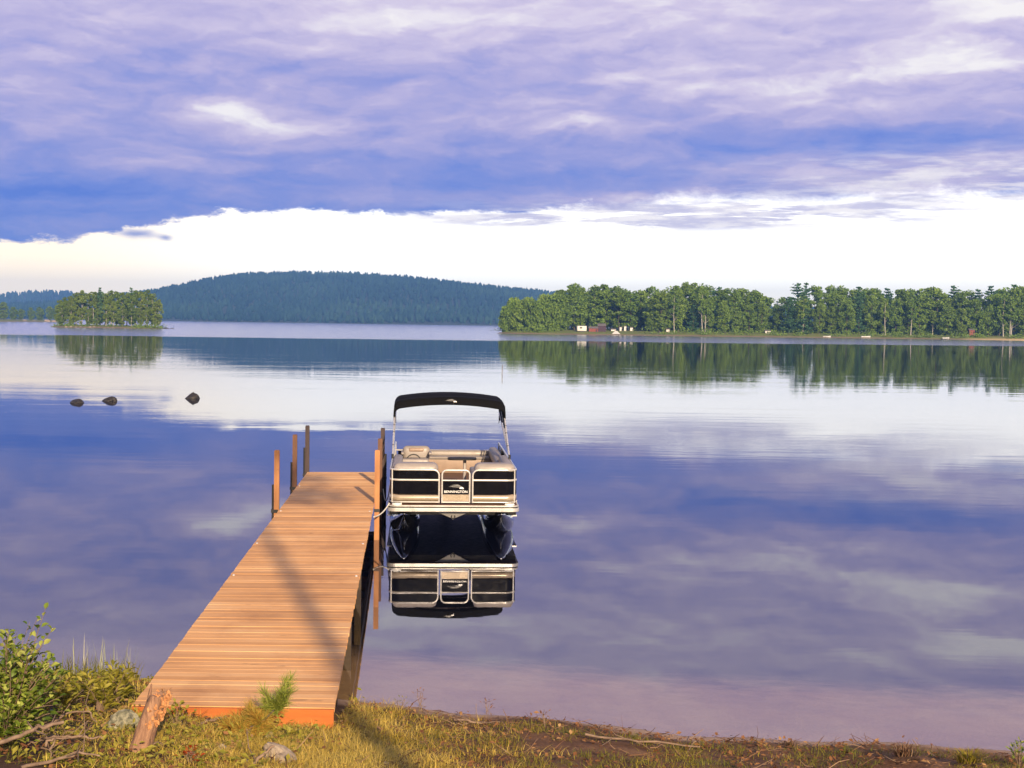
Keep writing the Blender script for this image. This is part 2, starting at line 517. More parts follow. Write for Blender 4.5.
def np_mesh(name, v, f, mat, parent=None, loc=None, smooth=False):
    """Fast mesh from numpy arrays, all faces with the same corner count."""
    v = np.asarray(v, np.float32).reshape(-1, 3)
    f = np.asarray(f, np.int32)
    k = f.shape[1]
    me = bpy.data.meshes.new(name)
    me.vertices.add(len(v))
    me.vertices.foreach_set('co', v.ravel())
    me.loops.add(f.size)
    me.loops.foreach_set('vertex_index', f.ravel())
    me.polygons.add(len(f))
    me.polygons.foreach_set('loop_start', np.arange(0, f.size, k, dtype=np.int32))
    me.polygons.foreach_set('loop_total', np.full(len(f), k, np.int32))
    me.polygons.foreach_set('use_smooth', np.full(len(f), smooth))
    me.materials.append(mat)
    me.update(calc_edges=True)
    o = bpy.data.objects.new(name, me)
    COL.objects.link(o)
    if parent is not None:
        o.parent = parent
    if loc is not None:
        o.location = loc
    return o


def tag(o, label=None, cat=None, group=None, kind=None):
    for k, x in (('label', label), ('category', cat), ('group', group), ('kind', kind)):
        if x:
            o[k] = x
    return o


def thing(name, label, cat, loc=(0, 0, 0), rz=0.0, group=None):
    o = bpy.data.objects.new(name, None)
    o.empty_display_size = 0.2
    COL.objects.link(o)
    o.location = loc
    o.rotation_euler = (0, 0, rz)
    return tag(o, label, cat, group)


def copy_tree(o, parent=None):
    c = o.copy()
    COL.objects.link(c)
    if parent is not None:
        c.parent = parent
    for ch in [x for x in o.children]:
        copy_tree(ch, c)
    return c


def rounded_box(x0, x1, y0, y1, z0, z1, r, mb=None, n=4):
    """A cushion: a box with every edge rounded by r."""
    mb = mb or MB()
    bm = bmesh.new()
    bmesh.ops.create_cube(bm, size=1)
    for v in bm.verts:
        v.co = Vector(((x0 + x1) / 2 + v.co.x * (x1 - x0), (y0 + y1) / 2 + v.co.y * (y1 - y0), (z0 + z1) / 2 + v.co.z * (z1 - z0)))
    bmesh.ops.bevel(bm, geom=list(bm.edges) + list(bm.verts), offset=r, segments=n, affect='EDGES', profile=0.5)
    bm.verts.index_update()
    mb.add([v.co.copy() for v in bm.verts], [tuple(v.index for v in f.verts) for f in bm.faces], True)
    bm.free()
    return mb


# ------------------------------------------------------------------ terrain
SHORE = [(-60, 20.0), (-14, 17.2), (-8, 16.3), (-4, 15.8), (-1.7, 15.25), (1.5, 14.22), (4.9, 13.75), (9, 13.3), (16, 12.6), (60, 10.0)]


def shore_y(x):
    for (xa, ya), (xb, yb) in zip(SHORE, SHORE[1:]):
        if x <= xb:
            return ya + (yb - ya) * max(0, (x - xa)) / (xb - xa) + 0.06 * math.sin(x * 2.1) + 0.03 * math.sin(x * 5.3 + 1)
    return SHORE[-1][1]


def ground_h(x, y):
    d = shore_y(x) - y
    n = mnoise.noise(Vector((x * 0.9, y * 0.9, 0))) * 0.05 + mnoise.noise(Vector((x * 3.1, y * 3.1, 4))) * 0.02
    if d > 0:
        lip = 0.05 * min(d / 0.15, 1)
        h = lip + 0.165 * d + n * min(d / 0.6, 1)
        if x < -2.5:
            h += 0.10 * min((-2.5 - x) / 1.5, 1) * min(d / 1.0, 1)
        return h
    d = -d
    return -(0.13 * min(d, 4) + 0.16 * max(min(d - 4, 12), 0)) + n * 0.3


def ground_pt(px, py):
    d = ray(px, py)
    o = Vector((0, 0, HC))
    lo = None
    t = 5.0
    while t < 40:
        p = o + d * t
        if p.z < ground_h(p.x, p.y):
            break
        t += 0.02
    return Vector((p.x, p.y, ground_h(p.x, p.y)))


gx = np.concatenate([np.linspace(-60, -9, 18), np.linspace(-8.6, 8.6, 130), np.linspace(9, 60, 18)])
gy = np.concatenate([np.linspace(-40, 7, 20), np.linspace(7.5, 20, 110), np.linspace(20.6, 46, 14)])
gv = [(x, y, ground_h(x, y)) for y in gy for x in gx]
nx = len(gx)
gf = [(j * nx + i, j * nx + i + 1, (j + 1) * nx + i + 1, (j + 1) * nx + i) for j in range(len(gy) - 1) for i in range(nx - 1)]
m, t, out = new_mat('bank_earth')
g = pos(t)
X, Y, Z = t.sep(g.outputs['Position'])
n1 = t.noise(g.outputs['Position'], 2.2, 6, 0.65)
n2 = t.noise(g.outputs['Position'], 26.0, 4, 0.6)
soil = t.ramp(n1 * 0.6 + n2 * 0.4, [(0.3, (0.075, 0.034, 0.016)), (0.5, (0.16, 0.08, 0.04)), (0.7, (0.28, 0.16, 0.08))])
sand = t.ramp(n1 * 0.4 + n2 * 0.6, [(0.3, (0.34, 0.215, 0.14)), (0.7, (0.52, 0.36, 0.25))])
silt = t.mix(n1, (0.016, 0.014, 0.018), (0.03, 0.026, 0.03))
c = t.mix(t.step(Z + (n1 - 0.5) * 0.10, 0.085, 0.15), sand, soil)
c = t.mix(t.step(Z + (n1 - 0.5) * 0.5, -1.0, -0.35) * t.step(X, -4.2, -1.2, 0.25, 1.0), silt, c)
principled(t, out, c, 0.9, 0, t.bump(n2, 0.6, 0.02), 0.15)
M['earth'] = m
gr = np_mesh('ground', gv, gf, M['earth'], smooth=True)
tag(gr, kind='structure')
# the lake bed further out
bed_m = simple('lake_bed_silt', (0.016, 0.014, 0.02), (0.026, 0.023, 0.03), 0.9, 0, 0.2)
bed = MB().add([(-3000, 44, -2.6), (3000, 44, -2.6), (3000, 4600, -2.6), (-3000, 4600, -2.6)], [(0, 1, 2, 3)]).build('lake_bed', bed_m)
tag(bed, kind='structure')

# ------------------------------------------------------------------ water
m, t, out = new_mat('lake_water')
g = pos(t)
P = g.outputs['Position']
X, Y, Z = t.sep(P)
far = t.step(Y + (t.noise(t.scale_vec(P, (0.006, 0.02, 0)), 1.0, 4, 0.6) - 0.5) * 110.0 - X * 0.16, 318, 352)
far2 = t.step(t.noise(t.scale_vec(P, (0.004, 0.03, 0)), 1.0, 3, 0.5, seed=9.0), 0.50, 0.60) * t.step(Y, 190.0, 240.0) * t.step(X, 40.0, 75.0)
ruff = t.math('MAXIMUM', far, far2 * 0.25)
calm = t.step(t.noise(t.scale_vec(P, (0.05, 0.16, 0)), 1.0, 3, 0.5), 0.35, 0.70)
w_a = t.noise(t.scale_vec(P, (0.55, 2.2, 1)), 1.0, 3, 0.5)
w_b = t.noise(t.scale_vec(P, (2.0, 6.5, 1)), 1.0, 2, 0.5)
w_c = t.noise(t.scale_vec(P, (0.10, 0.35, 1)), 1.0, 2, 0.5)
near_calm = t.step(Y, 24.0, 62.0, 0.22, 1.0)
h = (w_a * 0.0036 + w_b * 0.0006) * (calm * 0.85 + 0.15) * near_calm + w_c * 0.006 * near_calm
nrm_w = t.bump(h, 1.0, 1.0)
fr = t.n.new('ShaderNodeFresnel')
fr.inputs['IOR'].default_value = 3.1
t.l.new(nrm_w, fr.inputs['Normal'])
gl = t.n.new('ShaderNodeBsdfGlossy')
gl.inputs['Color'].default_value = (0.93, 0.93, 1.0, 1)
t.put(gl.inputs['Roughness'], ruff * 0.15 + 0.012)
t.l.new(nrm_w, gl.inputs['Normal'])
tr = t.n.new('ShaderNodeBsdfTransparent')
t.put(tr.inputs['Color'], t.mix(t.step(Y, 16.0, 27.0), (0.92, 0.88, 0.72), (0.26, 0.29, 0.42)))
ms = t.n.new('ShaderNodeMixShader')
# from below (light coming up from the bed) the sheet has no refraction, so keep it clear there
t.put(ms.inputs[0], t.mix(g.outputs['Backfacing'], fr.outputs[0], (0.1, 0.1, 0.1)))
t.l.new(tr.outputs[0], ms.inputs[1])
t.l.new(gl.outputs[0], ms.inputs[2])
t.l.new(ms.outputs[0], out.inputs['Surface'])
water = MB().add([(-3000, 8, 0), (3000, 8, 0), (3000, 4600, 0), (-3000, 4600, 0)], [(0, 1, 2, 3)]).build('lake_water', m)
tag(water, kind='structure')

# ------------------------------------------------------------------ hills
rng = np.random.default_rng(7)


def interp(tab, x):
    xs, ys = zip(*tab)
    return float(np.interp(x, xs, ys))


def hill(name, ridge, y0, y1, drop_px, a_rng, tree_h, spacing, seed):
    """A wooded hill: ridge is a list of (picture x, picture y) of its skyline, standing at distance y1; foot at y0."""
    rr = np.random.default_rng(seed)
    tab = []
    for px, py in ridge:
        q = at_y(px, py + drop_px, y1)
        tab.append((q.x / y1, q.z))
    def h(x, y):
        a = x / y
        top = interp(tab, a)
        s = (y - y0 - 60 * math.sin(a * 31)) / (y1 - y0)
        if s < 0:
            return -1.5
        if s > 1:
            return max(top * (1 - (s - 1) * 0.9), -1.5)
        k = (1 - math.cos(math.pi * min(s, 1))) / 2
        k = 0.35 * s + 0.65 * k
        return top * k + mnoise.noise(Vector((x * 0.006, y * 0.006, seed))) * 9 * s * (1 - s) * 2 + 0.6
    A = np.linspace(a_rng[0], a_rng[1], 110)
    Ys = np.linspace(y0 - 120, y1 + 700, 44)
    v = [(a * y, y, h(a * y, y)) for y in Ys for a in A]
    n = len(A)
    f = [(j * n + i, j * n + i + 1, (j + 1) * n + i + 1, (j + 1) * n + i) for j in range(len(Ys) - 1) for i in range(n - 1)]
    o = np_mesh(name, v, f, M['hill_ground'], smooth=True)
    tag(o, kind='structure')
    # the forest on it
    V, Fc = [], []
    y = y0
    cnt = 0
    while y < y1 + 30:
        x = a_rng[0] * y
        while x < a_rng[1] * y:
            xx, yy = x + rr.uniform(-.5, .5) * spacing, y + rr.uniform(-.5, .5) * spacing
            z = h(xx, yy)
            if z > 0.2:
                H = tree_h * rr.uniform(0.7, 1.25)
                W = H * rr.uniform(0.20, 0.33)
                conif = rr.random() < 0.45 + 0.3 * (yy - y0) / (y1 - y0)
                prof = [(0.0, 0.5), (0.12, 1.0), (0.45, 0.85), (0.78, 0.5), (1.0, 0.04)] if conif else [(0.0, 0.4), (0.25, 1.15), (0.55, 1.3), (0.82, 0.85), (0.98, 0.1)]
                k = 5
                b = len(V)
                r0 = rr.uniform(0, 6)
                for hz, wr in prof:
                    for q in range(k):
                        an = r0 + q * 2 * math.pi / k
                        jr = wr * W * rr.uniform(0.7, 1.25)
                        V.append((xx + math.cos(an) * jr, yy + math.sin(an) * jr, z + H * hz + rr.uniform(-.04, .04) * H))
                for s in range(len(prof) - 1):
                    for q in range(k):
                        Fc.append((b + s * k + q, b + s * k + (q + 1) % k, b + (s + 1) * k + (q + 1) % k, b + (s + 1) * k + q))
                cnt += 1
            x += spacing
        y += spacing * (1.0 + 0.9 * (y1 - y) / (y1 - y0) if y < y1 else 1.0)
    fo = np_mesh('hill_forest', V, Fc, M['hill_tree'])
    tag(fo, kind='stuff')
    return o, fo


M['hill_ground'] = simple('forest_floor', (0.022, 0.048, 0.030), (0.015, 0.034, 0.026), 0.95, 0, 0.01)
o, fo = hill('wooded_hill', [(-500, 312), (-60, 306), (60, 301), (100, 297), (150, 291), (180, 285), (215, 277), (250, 272), (300, 270), (345, 271.5), (400, 276), (450, 282), (500, 287), (545, 290), (640, 298), (760, 306), (1100, 316)],
             2050, 2850, 4.6, (-0.50, 0.45), 10.5, 10.5, 3)
tag(fo, 'dark blue green forest covering the long hill across the lake', 'forest')
o, fo = hill('distant_hill', [(-500, 300), (-150, 296), (0, 294), (25, 291.5), (45, 290.5), (62, 291), (90, 296), (130, 304), (200, 312), (400, 317), (1500, 322)], 3300, 3900, 3.0, (-0.55, 0.4), 13.0, 17.0, 5)
tag(fo, 'hazy forest on the low distant hill at the far left', 'forest')

# ------------------------------------------------------------------ haze
m, t, out = new_mat('lake_haze')
pv = t.n.new('ShaderNodeVolumePrincipled')
pv.inputs['Color'].default_value = (0.17, 0.40, 1.0, 1)
pv.inputs['Density'].default_value = 0.0002
pv.inputs['Anisotropy'].default_value = 0.0
t.l.new(pv.outputs[0], out.inputs['Volume'])
hz = MB().box(-3200, 3200, -60, 4650, -4.0, 124.0).build('haze', m)
tag(hz, 'pale blue haze lying over the lake', 'haze', kind='stuff')

# ------------------------------------------------------------------ far trees
def leaf_quads(c, size, rr, up=0.35, aspect=0.75, bend=0.0):
    """One crooked quad per centre."""
    n = len(c)
    nr = rr.normal(size=(n, 3))
    nr[:, 2] = np.abs(nr[:, 2]) + up
    nr /= np.linalg.norm(nr, axis=1, keepdims=True)
    tv = rr.normal(size=(n, 3))
    tv -= (tv * nr).sum(1, keepdims=True) * nr
    tv /= np.linalg.norm(tv, axis=1, keepdims=True)
    bv = np.cross(nr, tv)
    s = (size * rr.uniform(0.65, 1.35, n))[:, None]
    q = np.stack([c - tv * s, c - bv * s * aspect, c + tv * s, c + bv * s * aspect], 1)
    v = q.reshape(-1, 3)
    f = np.arange(4 * n).reshape(n, 4)
    return v, f


def crown_broad(h, r, rr, low=0.14, leaf=0.42, clumps=58, per=52):
    C = []
    for k in range(clumps):
        u = rr.uniform(low + 0.05, 0.93)
        env = math.sin(math.pi * min(max((u - low) / (1.0 - low), 0.02), 0.98)) ** 0.55
        if u > 0.5:
            env *= 0.55 + 0.45 * math.cos((u - 0.5) * math.pi * 0.95)
        an, rad = rr.uniform(0, 2 * math.pi), r * env * math.sqrt(rr.uniform(0.10, 1.0))
        c0 = np.array([math.cos(an) * rad, math.sin(an) * rad, u * h])
        cr = r * rr.uniform(0.22, 0.42)
        d = rr.normal(size=(per, 3))
        d /= np.linalg.norm(d, axis=1, keepdims=True)
        d *= (rr.uniform(0.35, 1.0, per) ** 0.5)[:, None] * cr
        d[:, 2] *= 0.75
        C.append(c0 + d)
    C = np.concatenate(C)
    return leaf_quads(C, leaf, rr)


def crown_pine(h, r, rr, low=0.18, leaf=0.38):
    C = []
    z = low
    while z < 0.985:
        f = (z - low) / (1 - low)
        env = (1 - f) ** 0.42 * (0.75 + 0.25 * math.sin(f * 9 + rr.uniform(0, 2))) + 0.07
        for k in range(rr.integers(4, 7)):
            an = rr.uniform(0, 2 * math.pi)
            ln = r * env * rr.uniform(0.55, 1.2)
            n = max(int(ln * 15), 5)
            s = rr.uniform(0.15, 1.0, n)
            p = np.stack([np.cos(an) * ln * s, np.sin(an) * ln * s, z * h + ln * 0.28 * s ** 1.5], 1)
            p += rr.normal(size=p.shape) * (0.16 + 0.15 * (1 - f)) * np.array([1.2, 1.2, 0.6])
            C.append(p)
        z += 0.055 * rr.uniform(0.7, 1.2)
    C.append(np.stack([rr.normal(size=24) * 0.45, rr.normal(size=24) * 0.45, rr.uniform(0.92, 1.0, 24) * h], 1))
    return leaf_quads(np.concatenate(C), leaf, rr, up=0.6)


def trunk_mb(h, r0, rr, limbs, lean=0.03, low=0.22):
    mb = MB()
    n = 7
    lx, ly = rr.uniform(-lean, lean), rr.uniform(-lean, lean)
    cpt = lambda s: Vector((lx * h * s + 0.02 * h * math.sin(s * 5 + r0 * 40), ly * h * s, h * s))
    pts = [cpt(s) for s in np.linspace(0, 1, n)]
    mb.tube(pts, [r0 * (1.25 if i == 0 else 1) * (1 - 0.85 * i / (n - 1)) + 0.02 for i in range(n)], 7)
    for k in range(limbs):
        s = rr.uniform(low, 0.85)
        a = rr.uniform(0, 2 * math.pi)
        ln = h * rr.uniform(0.10, 0.2) * (1.1 - s * 0.6)
        p = cpt(s)
        d = Vector((math.cos(a), math.sin(a), rr.uniform(0.3, 1.0)))
        mb.tube([p, p + d * ln * 0.5, p + d * ln + Vector((0, 0, ln * 0.25))], [r0 * 0.4 * (1 - s * 0.7), r0 * 0.25 * (1 - s * 0.7), 0.02], 5)
    return mb


trng = np.random.default_rng(21)


def tree_proto(kind, h, r, crown_mat, trunk_mat, **kw):
    rt = bpy.data.objects.new(kind, None)
    rt.empty_display_size = 0.5
    COL.objects.link(rt)
    v, f = (crown_pine if kind == 'pine_tree' else crown_broad)(h, r, trng, **kw)
    tk = trunk_mb(h * 0.92, h * 0.0125 + 0.04, trng, 7).build('trunk', trunk_mat, rt)
    np_mesh('crown', v, f, crown_mat, rt)
    return rt


PROTO = {
    'broad': [tree_proto('leafy_tree', 20, r, M['leaf_mid'], M['bark'], low=lo) for r, lo in ((4.6, .02), (5.4, .01), (4.0, .06), (5.0, .03), (4.3, .0), (5.7, .05), (3.7, .02))],
    'yellow': [tree_proto('leafy_tree', 20, r, M['leaf_yellow'], M['bark'], low=lo) for r, lo in ((4.8, .05), (4.2, .08), (3.8, .04))],
    'pine': [tree_proto('pine_tree', 20, r, M['needle_far'], M['bark'], low=lo) for r, lo in ((4.2, .07), (4.8, .04), (3.8, .12), (5.2, .05))],
    'birch': [tree_proto('birch_tree', 20, r, M['leaf_mid'], M['birch'], low=lo, clumps=30, per=40) for r, lo in ((3.6, .30), (3.2, .38))],
    'island': [tree_proto('leafy_tree', 15, r, M['leaf_island'], M['birch'], low=lo, leaf=0.36, clumps=40) for r, lo in ((3.0, .04), (3.4, .02), (2.6, .10))],
    'bushy': [tree_proto('leafy_tree', 10, 4.6, M[mm], M['bark'], low=0.0) for mm in ('leaf_mid', 'leaf_yellow')],
}
USED = set()
BASE_H = {'broad': 20, 'yellow': 20, 'pine': 20, 'birch': 20, 'island': 15, 'bushy': 10}


def plant_tree(kind, x, y, z, h, label, group, wide=1.0, idx=None):
    ps = PROTO[kind]
    i = int(trng.integers(len(ps))) if idx is None else idx
    p = ps[i]
    if (kind, i) in USED:
        o = copy_tree(p)
    else:
        o = p
        USED.add((kind, i))
    s = h / BASE_H[kind]
    o.location = (x, y, z)
    o.scale = (s * wide, s * wide, s)
    o.rotation_euler = (0, 0, trng.uniform(0, 6.28))
    tag(o, label, {'pine': 'pine tree', 'birch': 'birch tree'}.get(kind, 'tree'), group)
    return o


# land under the trees
m, t, out = new_mat('far_shore_turf')
g = pos(t)
X, Y, Z = t.sep(g.outputs['Position'])
n = t.noise(g.outputs['Position'], 0.12, 5, 0.6)
turf = t.mix(n, (0.07, 0.11, 0.018), (0.16, 0.17, 0.035))
dirt = t.mix(n, (0.10, 0.075, 0.05), (0.20, 0.15, 0.10))
c = t.mix(t.step(Z + (n - 0.5) * 0.8, 0.25, 0.5), dirt, turf)
c = t.mix(t.step(X + (n - 0.5) * 20, 178.0, 190.0) * t.step(Y, 575, 560), c, (0.50, 0.38, 0.20))
principled(t, out, c, 0.95)
M['far_turf'] = m


def land(name, outline, top, mat, rise=4.0):
    """Low land from a closed outline: a beach ring that rises inwards to a flat top."""
    P = [Vector((x, y, 0)) for x, y in outline]
    c = sum(P, Vector()) / len(P)
    rg = []
    for off, z in ((-1.5, -1.2), (0.0, 0.0), (1.2, 0.35), (rise, top * 0.55), (rise * 3, top)):
        ring = []
        for i, p in enumerate(P):
            d = (P[(i + 1) % len(P)] - P[i - 1]).normalized()
            inn = Vector((-d.y, d.x, 0))
            q = p + inn * off
            ring.append((q.x, q.y, z))
        rg.append(ring)
    mb = MB()
    mb.rings(rg, True, False)
    cc = [(c.x, c.y, top)]
    k = len(P)
    mb.add(rg[-1] + cc, [(i, (i + 1) % k, k) for i in range(k)])
    o = mb.build(name, mat, smooth_all=True)
    return tag(o, kind='structure')


def pxX(px, y):
    """Sideways distance of picture column px at distance y along the lake's surface."""
    return at_y(px, 330, y).x


# right-hand shore
front = [(496, 556), (512, 549), (540, 546), (580, 545), (640, 548), (700, 552), (760, 560), (800, 563), (860, 566), (930, 570), (1000, 566), (1060, 560), (1200, 555), (1400, 560)]
outline = [(pxX(px, y) + 0, y + 1.2 * math.sin(px * 0.13)) for px, y in front]
outline += [(pxX(1400, 900), 900), (pxX(700, 900), 900), (pxX(600, 760), 760), (pxX(520, 640), 640)]
dense = []
for i, p in enumerate(outline):
    q = outline[(i + 1) % len(outline)]
    for k in range(3):
        dense.append((p[0] + (q[0] - p[0]) * k / 3, p[1] + (q[1] - p[1]) * k / 3))
land('far_shore', dense, 1.7, M['far_turf'], 5.0)


def front_y(px):
    return float(np.interp(px, [a for a, _ in front], [b for _, b in front]))


# skyline of the wood: picture x -> picture y of the crown tops
sky_tab = [(497, 306), (505, 299), (520, 299), (540, 297), (552, 290), (570, 284), (592, 283), (612, 284), (640, 288), (655, 287), (670, 286), (685, 281), (700, 283), (716, 288), (740, 288), (756, 289), (768, 295), (776, 303), (784, 297),
           (796, 286), (815, 284), (832, 285), (850, 289), (868, 284), (882, 285), (900, 289), (918, 284), (930, 286), (945, 289), (962, 288), (980, 289), (1000, 283), (1030, 284), (1100, 284), (1300, 286)]
LBL = {
    'broad': ('rounded mid green leafy tree in the wood on the right-hand far shore', 'leafy trees in the wood on the right-hand far shore'),
    'yellow': ('yellow green leafy tree in the wood on the right-hand far shore', 'yellow green trees in the wood on the right-hand far shore'),
    'pine': ('dark green pine with pointed top in the wood on the right-hand far shore', 'pines in the wood on the right-hand far shore'),
    'birch': ('slim pale trunked birch at the edge of the right-hand far wood', 'birches at the edge of the right-hand far wood'),
    'bushy': ('low bushy tree spreading over the water at the tip of the right-hand shore', 'bushy trees at the tip of the right-hand shore'),
}


def right_tree(kind, px, back, h=None, hk=1.0, wide=1.0, z=None):
    y = front_y(px) + back
    if h is None:
        h = (at_y(px, interp(sky_tab, px), y).z - 1.2) * hk
    zz = 0.9 if back < 14 else 1.4
    return plant_tree(kind, pxX(px, y), y, zz if z is None else z, h, *LBL[kind], wide=wide)


# back row makes the skyline
px = 549.0
while px < 1085:
    if True:
        k = trng.choice(['broad', 'pine', 'yellow'], p=[0.46, 0.34, 0.20] if px > 785 else [0.56, 0.08, 0.36])
        right_tree(str(k), px, trng.uniform(34, 46), hk=trng.uniform(0.90, 1.05), wide=trng.uniform(0.9, 1.3))
    px += trng.uniform(9, 13)
px = 552.0
while px < 1075:
    if True:
        k = trng.choice(['broad', 'pine', 'yellow'], p=[0.5, 0.30, 0.20] if px > 785 else [0.56, 0.08, 0.36])
        right_tree(str(k), px, trng.uniform(22, 30), hk=trng.uniform(0.74, 1.0), wide=trng.uniform(0.9, 1.3))
    px += trng.uniform(9, 13)
# front row, leaving the lawn with the sheds open
px = 560.0
while px < 1070:
    if not (574 < px < 650) and abs(px - 776) > 5:
        k = trng.choice(['broad', 'yellow', 'birch', 'pine'], p=[0.52, 0.24, 0.10, 0.14])
        right_tree(str(k), px, trng.uniform(11, 17), hk=trng.uniform(0.55, 0.88), wide=trng.uniform(0.8, 1.15))
    px += trng.uniform(11, 16)
for px, hk in ((674, .86), (702, .94), (705, .90), (885, .82), (911, .85), (1003, .8), (1010, .84), (803, .80)):
    right_tree('birch', px, 10.5, hk=hk, wide=0.8)
right_tree('yellow', 660, 12, h=17, wide=1.25)
right_tree('yellow', 650, 15, h=14.5, wide=1.1)
right_tree('yellow', 962, 10, h=12, wide=0.9)
# the bushy tip
for px, bk, h, i in ((507, 7, 10.5, 0), (512, 10, 12.5, 0), (520, 8, 13.0, 0), (530, 8, 13.5, 1), (540, 9, 13, 0), (551, 10, 12, 1), (515, 16, 14, 0), (529, 18, 14.2, 0), (545, 18, 15.5, 0), (556, 14, 16, 1)):
    y = front_y(px) + bk
    plant_tree('bushy', pxX(px, y), y, 0.4, h, *LBL['bushy'], wide=trng.uniform(0.62, 0.78), idx=i)

# undergrowth along the edge of the wood
def undergrowth(name, pts, mat, label, hgt, n_per, leaf=0.28):
    C = []
    for x, y, z, w in pts:
        c = trng.normal(size=(n_per, 3)) * np.array([w, w * 0.8, hgt * 0.33])
        c[:, 2] = np.abs(c[:, 2]) + z
        C.append(c + np.array([x, y, 0]))
    v, f = leaf_quads(np.concatenate(C), leaf, trng)
    o = np_mesh(name, v, f, mat)
    return tag(o, label, 'undergrowth', kind='stuff')


pts = []
for i in range(300):
    px = trng.uniform(545, 1080)
    y = front_y(px) + trng.uniform(44, 62)
    pts.append((pxX(px, y), y, 1.6, trng.uniform(1.5, 3.0)))
for i in range(420):
    px = trng.uniform(497, 1080)
    if 560 < px < 645 and trng.random() < 0.9:
        continue
    y = front_y(px) + (trng.uniform(16, 40) if trng.random() < 0.8 else trng.uniform(2, 9))
    pts.append((pxX(px, y), y, 0.8, trng.uniform(0.8, 2.4)))
undergrowth('undergrowth', pts, M['leaf_mid'], 'dark green undergrowth between the trunks of the right-hand far wood', 3.2, 60)

# left island
isl = [(52, 556), (70, 553), (95, 552), (120, 552), (150, 554), (164, 558), (160, 566), (140, 582), (100, 590), (62, 580), (50, 566)]
IZ = [(pxX(px, y), y) for px, y in isl]
dense = []
for i, p in enumerate(IZ):
    q = IZ[(i + 1) % len(IZ)]
    for k in range(2):
        dense.append((p[0] + (q[0] - p[0]) * k / 2, p[1] + (q[1] - p[1]) * k / 2))
land('island', dense, 1.0, M['far_turf'], 3.0)
isl_sky = [(55, 303), (62, 296), (75, 291), (92, 290), (100, 289), (115, 291), (130, 290), (148, 289), (156, 293), (161, 302)]
IL = ('olive green leafy tree crowded on the small island to the left', 'leafy trees crowded on the small island')
px = 60.0
while px < 162:
    y = trng.uniform(562, 576)
    h = at_y(px, interp(isl_sky, px), y).z - 0.8
    plant_tree('island', pxX(px, y), y, 0.8, h * trng.uniform(0.93, 1.05), *IL, wide=trng.uniform(0.8, 1.05))
    px += trng.uniform(4.5, 6.5)
px = 62.0
while px < 160:
    y = trng.uniform(556.5, 560)
    h = at_y(px, interp(isl_sky, px), y).z - 0.6
    plant_tree('island', pxX(px, y), y, 0.4, h * trng.uniform(0.5, 0.85), *IL, wide=trng.uniform(0.8, 1.0))
    px += trng.uniform(6.5, 9.5)
for px, y in ((100, 566), (131, 564)):
    plant_tree('pine', pxX(px, y), y, 0.6, at_y(px, 289, y).z, 'dark pine standing among the paler trees of the small island', 'dark pines on the small island', wide=0.75)
pts = [(pxX(px, y), y, 0.1, w) for px, y, w in ((118, 560, 1.6), (126, 562, 1.6), (134, 561, 1.5), (92, 562, 1.6), (100, 564, 1.6), (108, 563, 1.5), (76, 562, 1.6), (66, 563, 1.6), (142, 561, 1.4), (150, 561, 1.2), (136, 554.6, 1.2), (140, 554.8, 1.4), (145, 555, 1.2), (150, 555.6, 1.1), (156, 556.5, 1.0), (161, 558.6, .9), (70, 556, 1), (84, 557, 1), (64, 558, 1.3), (58, 559, 1.2), (110, 557, .8))]
undergrowth('undergrowth', pts, M['leaf_mid'], 'green bushes low along the shore of the small island', 2.2, 150, 0.25)


def rock_mesh(sx, sy, sz, seed, rough=0.28, sub=3, taper=0.0, skew=0.0):
    bm = bmesh.new()
    bmesh.ops.create_icosphere(bm, subdivisions=sub, radius=1)
    for v in bm.verts:
        p = v.co.copy()
        k = 1 + rough * mnoise.noise(p * 1.3 + Vector((seed * 7.3, seed, 0))) * 1.6 + rough * 0.35 * mnoise.noise(p * 3.7 + Vector((seed, 0, 0)))
        for j in range(7):
            nrm_ = Vector((math.sin(seed * 3.7 + j * 2.1), math.cos(seed * 1.9 + j * 3.3), math.sin(seed + j * 1.7) * 0.8 + 0.25)).normalized()
            e = p.normalized().dot(nrm_) * k - (0.80 - 0.02 * j)
            if e > 0:
                k -= e * 0.75
        q = p * k
        w = 1 - taper * max(q.z, 0)
        v.co = Vector(((q.x * w + skew * max(q.z, 0)) * sx, q.y * w * sy, q.z * sz))
    mb = MB()
    bm.verts.index_update()
    mb.add([v.co.copy() for v in bm.verts], [tuple(v.index for v in f.verts) for f in bm.faces], False)
    bm.free()
    return mb


# pale stones along the island's shore
for i, px in enumerate((66, 71, 76, 81, 85, 90, 94, 99, 104, 108, 113, 118)):
    y = 553.2 + trng.uniform(0, 1.0)
    s = trng.uniform(0.35, 0.9)
    o = rock_mesh(s, s * 0.8, s * 0.6, i + 0.5, sub=2).build('shore_rock', M['rock_pale'], loc=(pxX(px, y), y, 0.15))
    tag(o, 'pale boulder among those lining the shore of the small island', 'rock', "boulders along the island's shore")
for i, (px, lb) in enumerate(((166, 'nearer'), (172, 'farther'))):
    o = rock_mesh(1.3 - .4 * i, 0.8, 0.5 - .2 * i, i + 20, sub=2).build('shore_rock', M['rock_wet'], loc=(pxX(px, 557), 557, 0.0))
    tag(o, ('larger low dark rock just off the right tip of the small island', 'smaller dark rock awash farthest off the right tip of the small island')[i], 'rock')

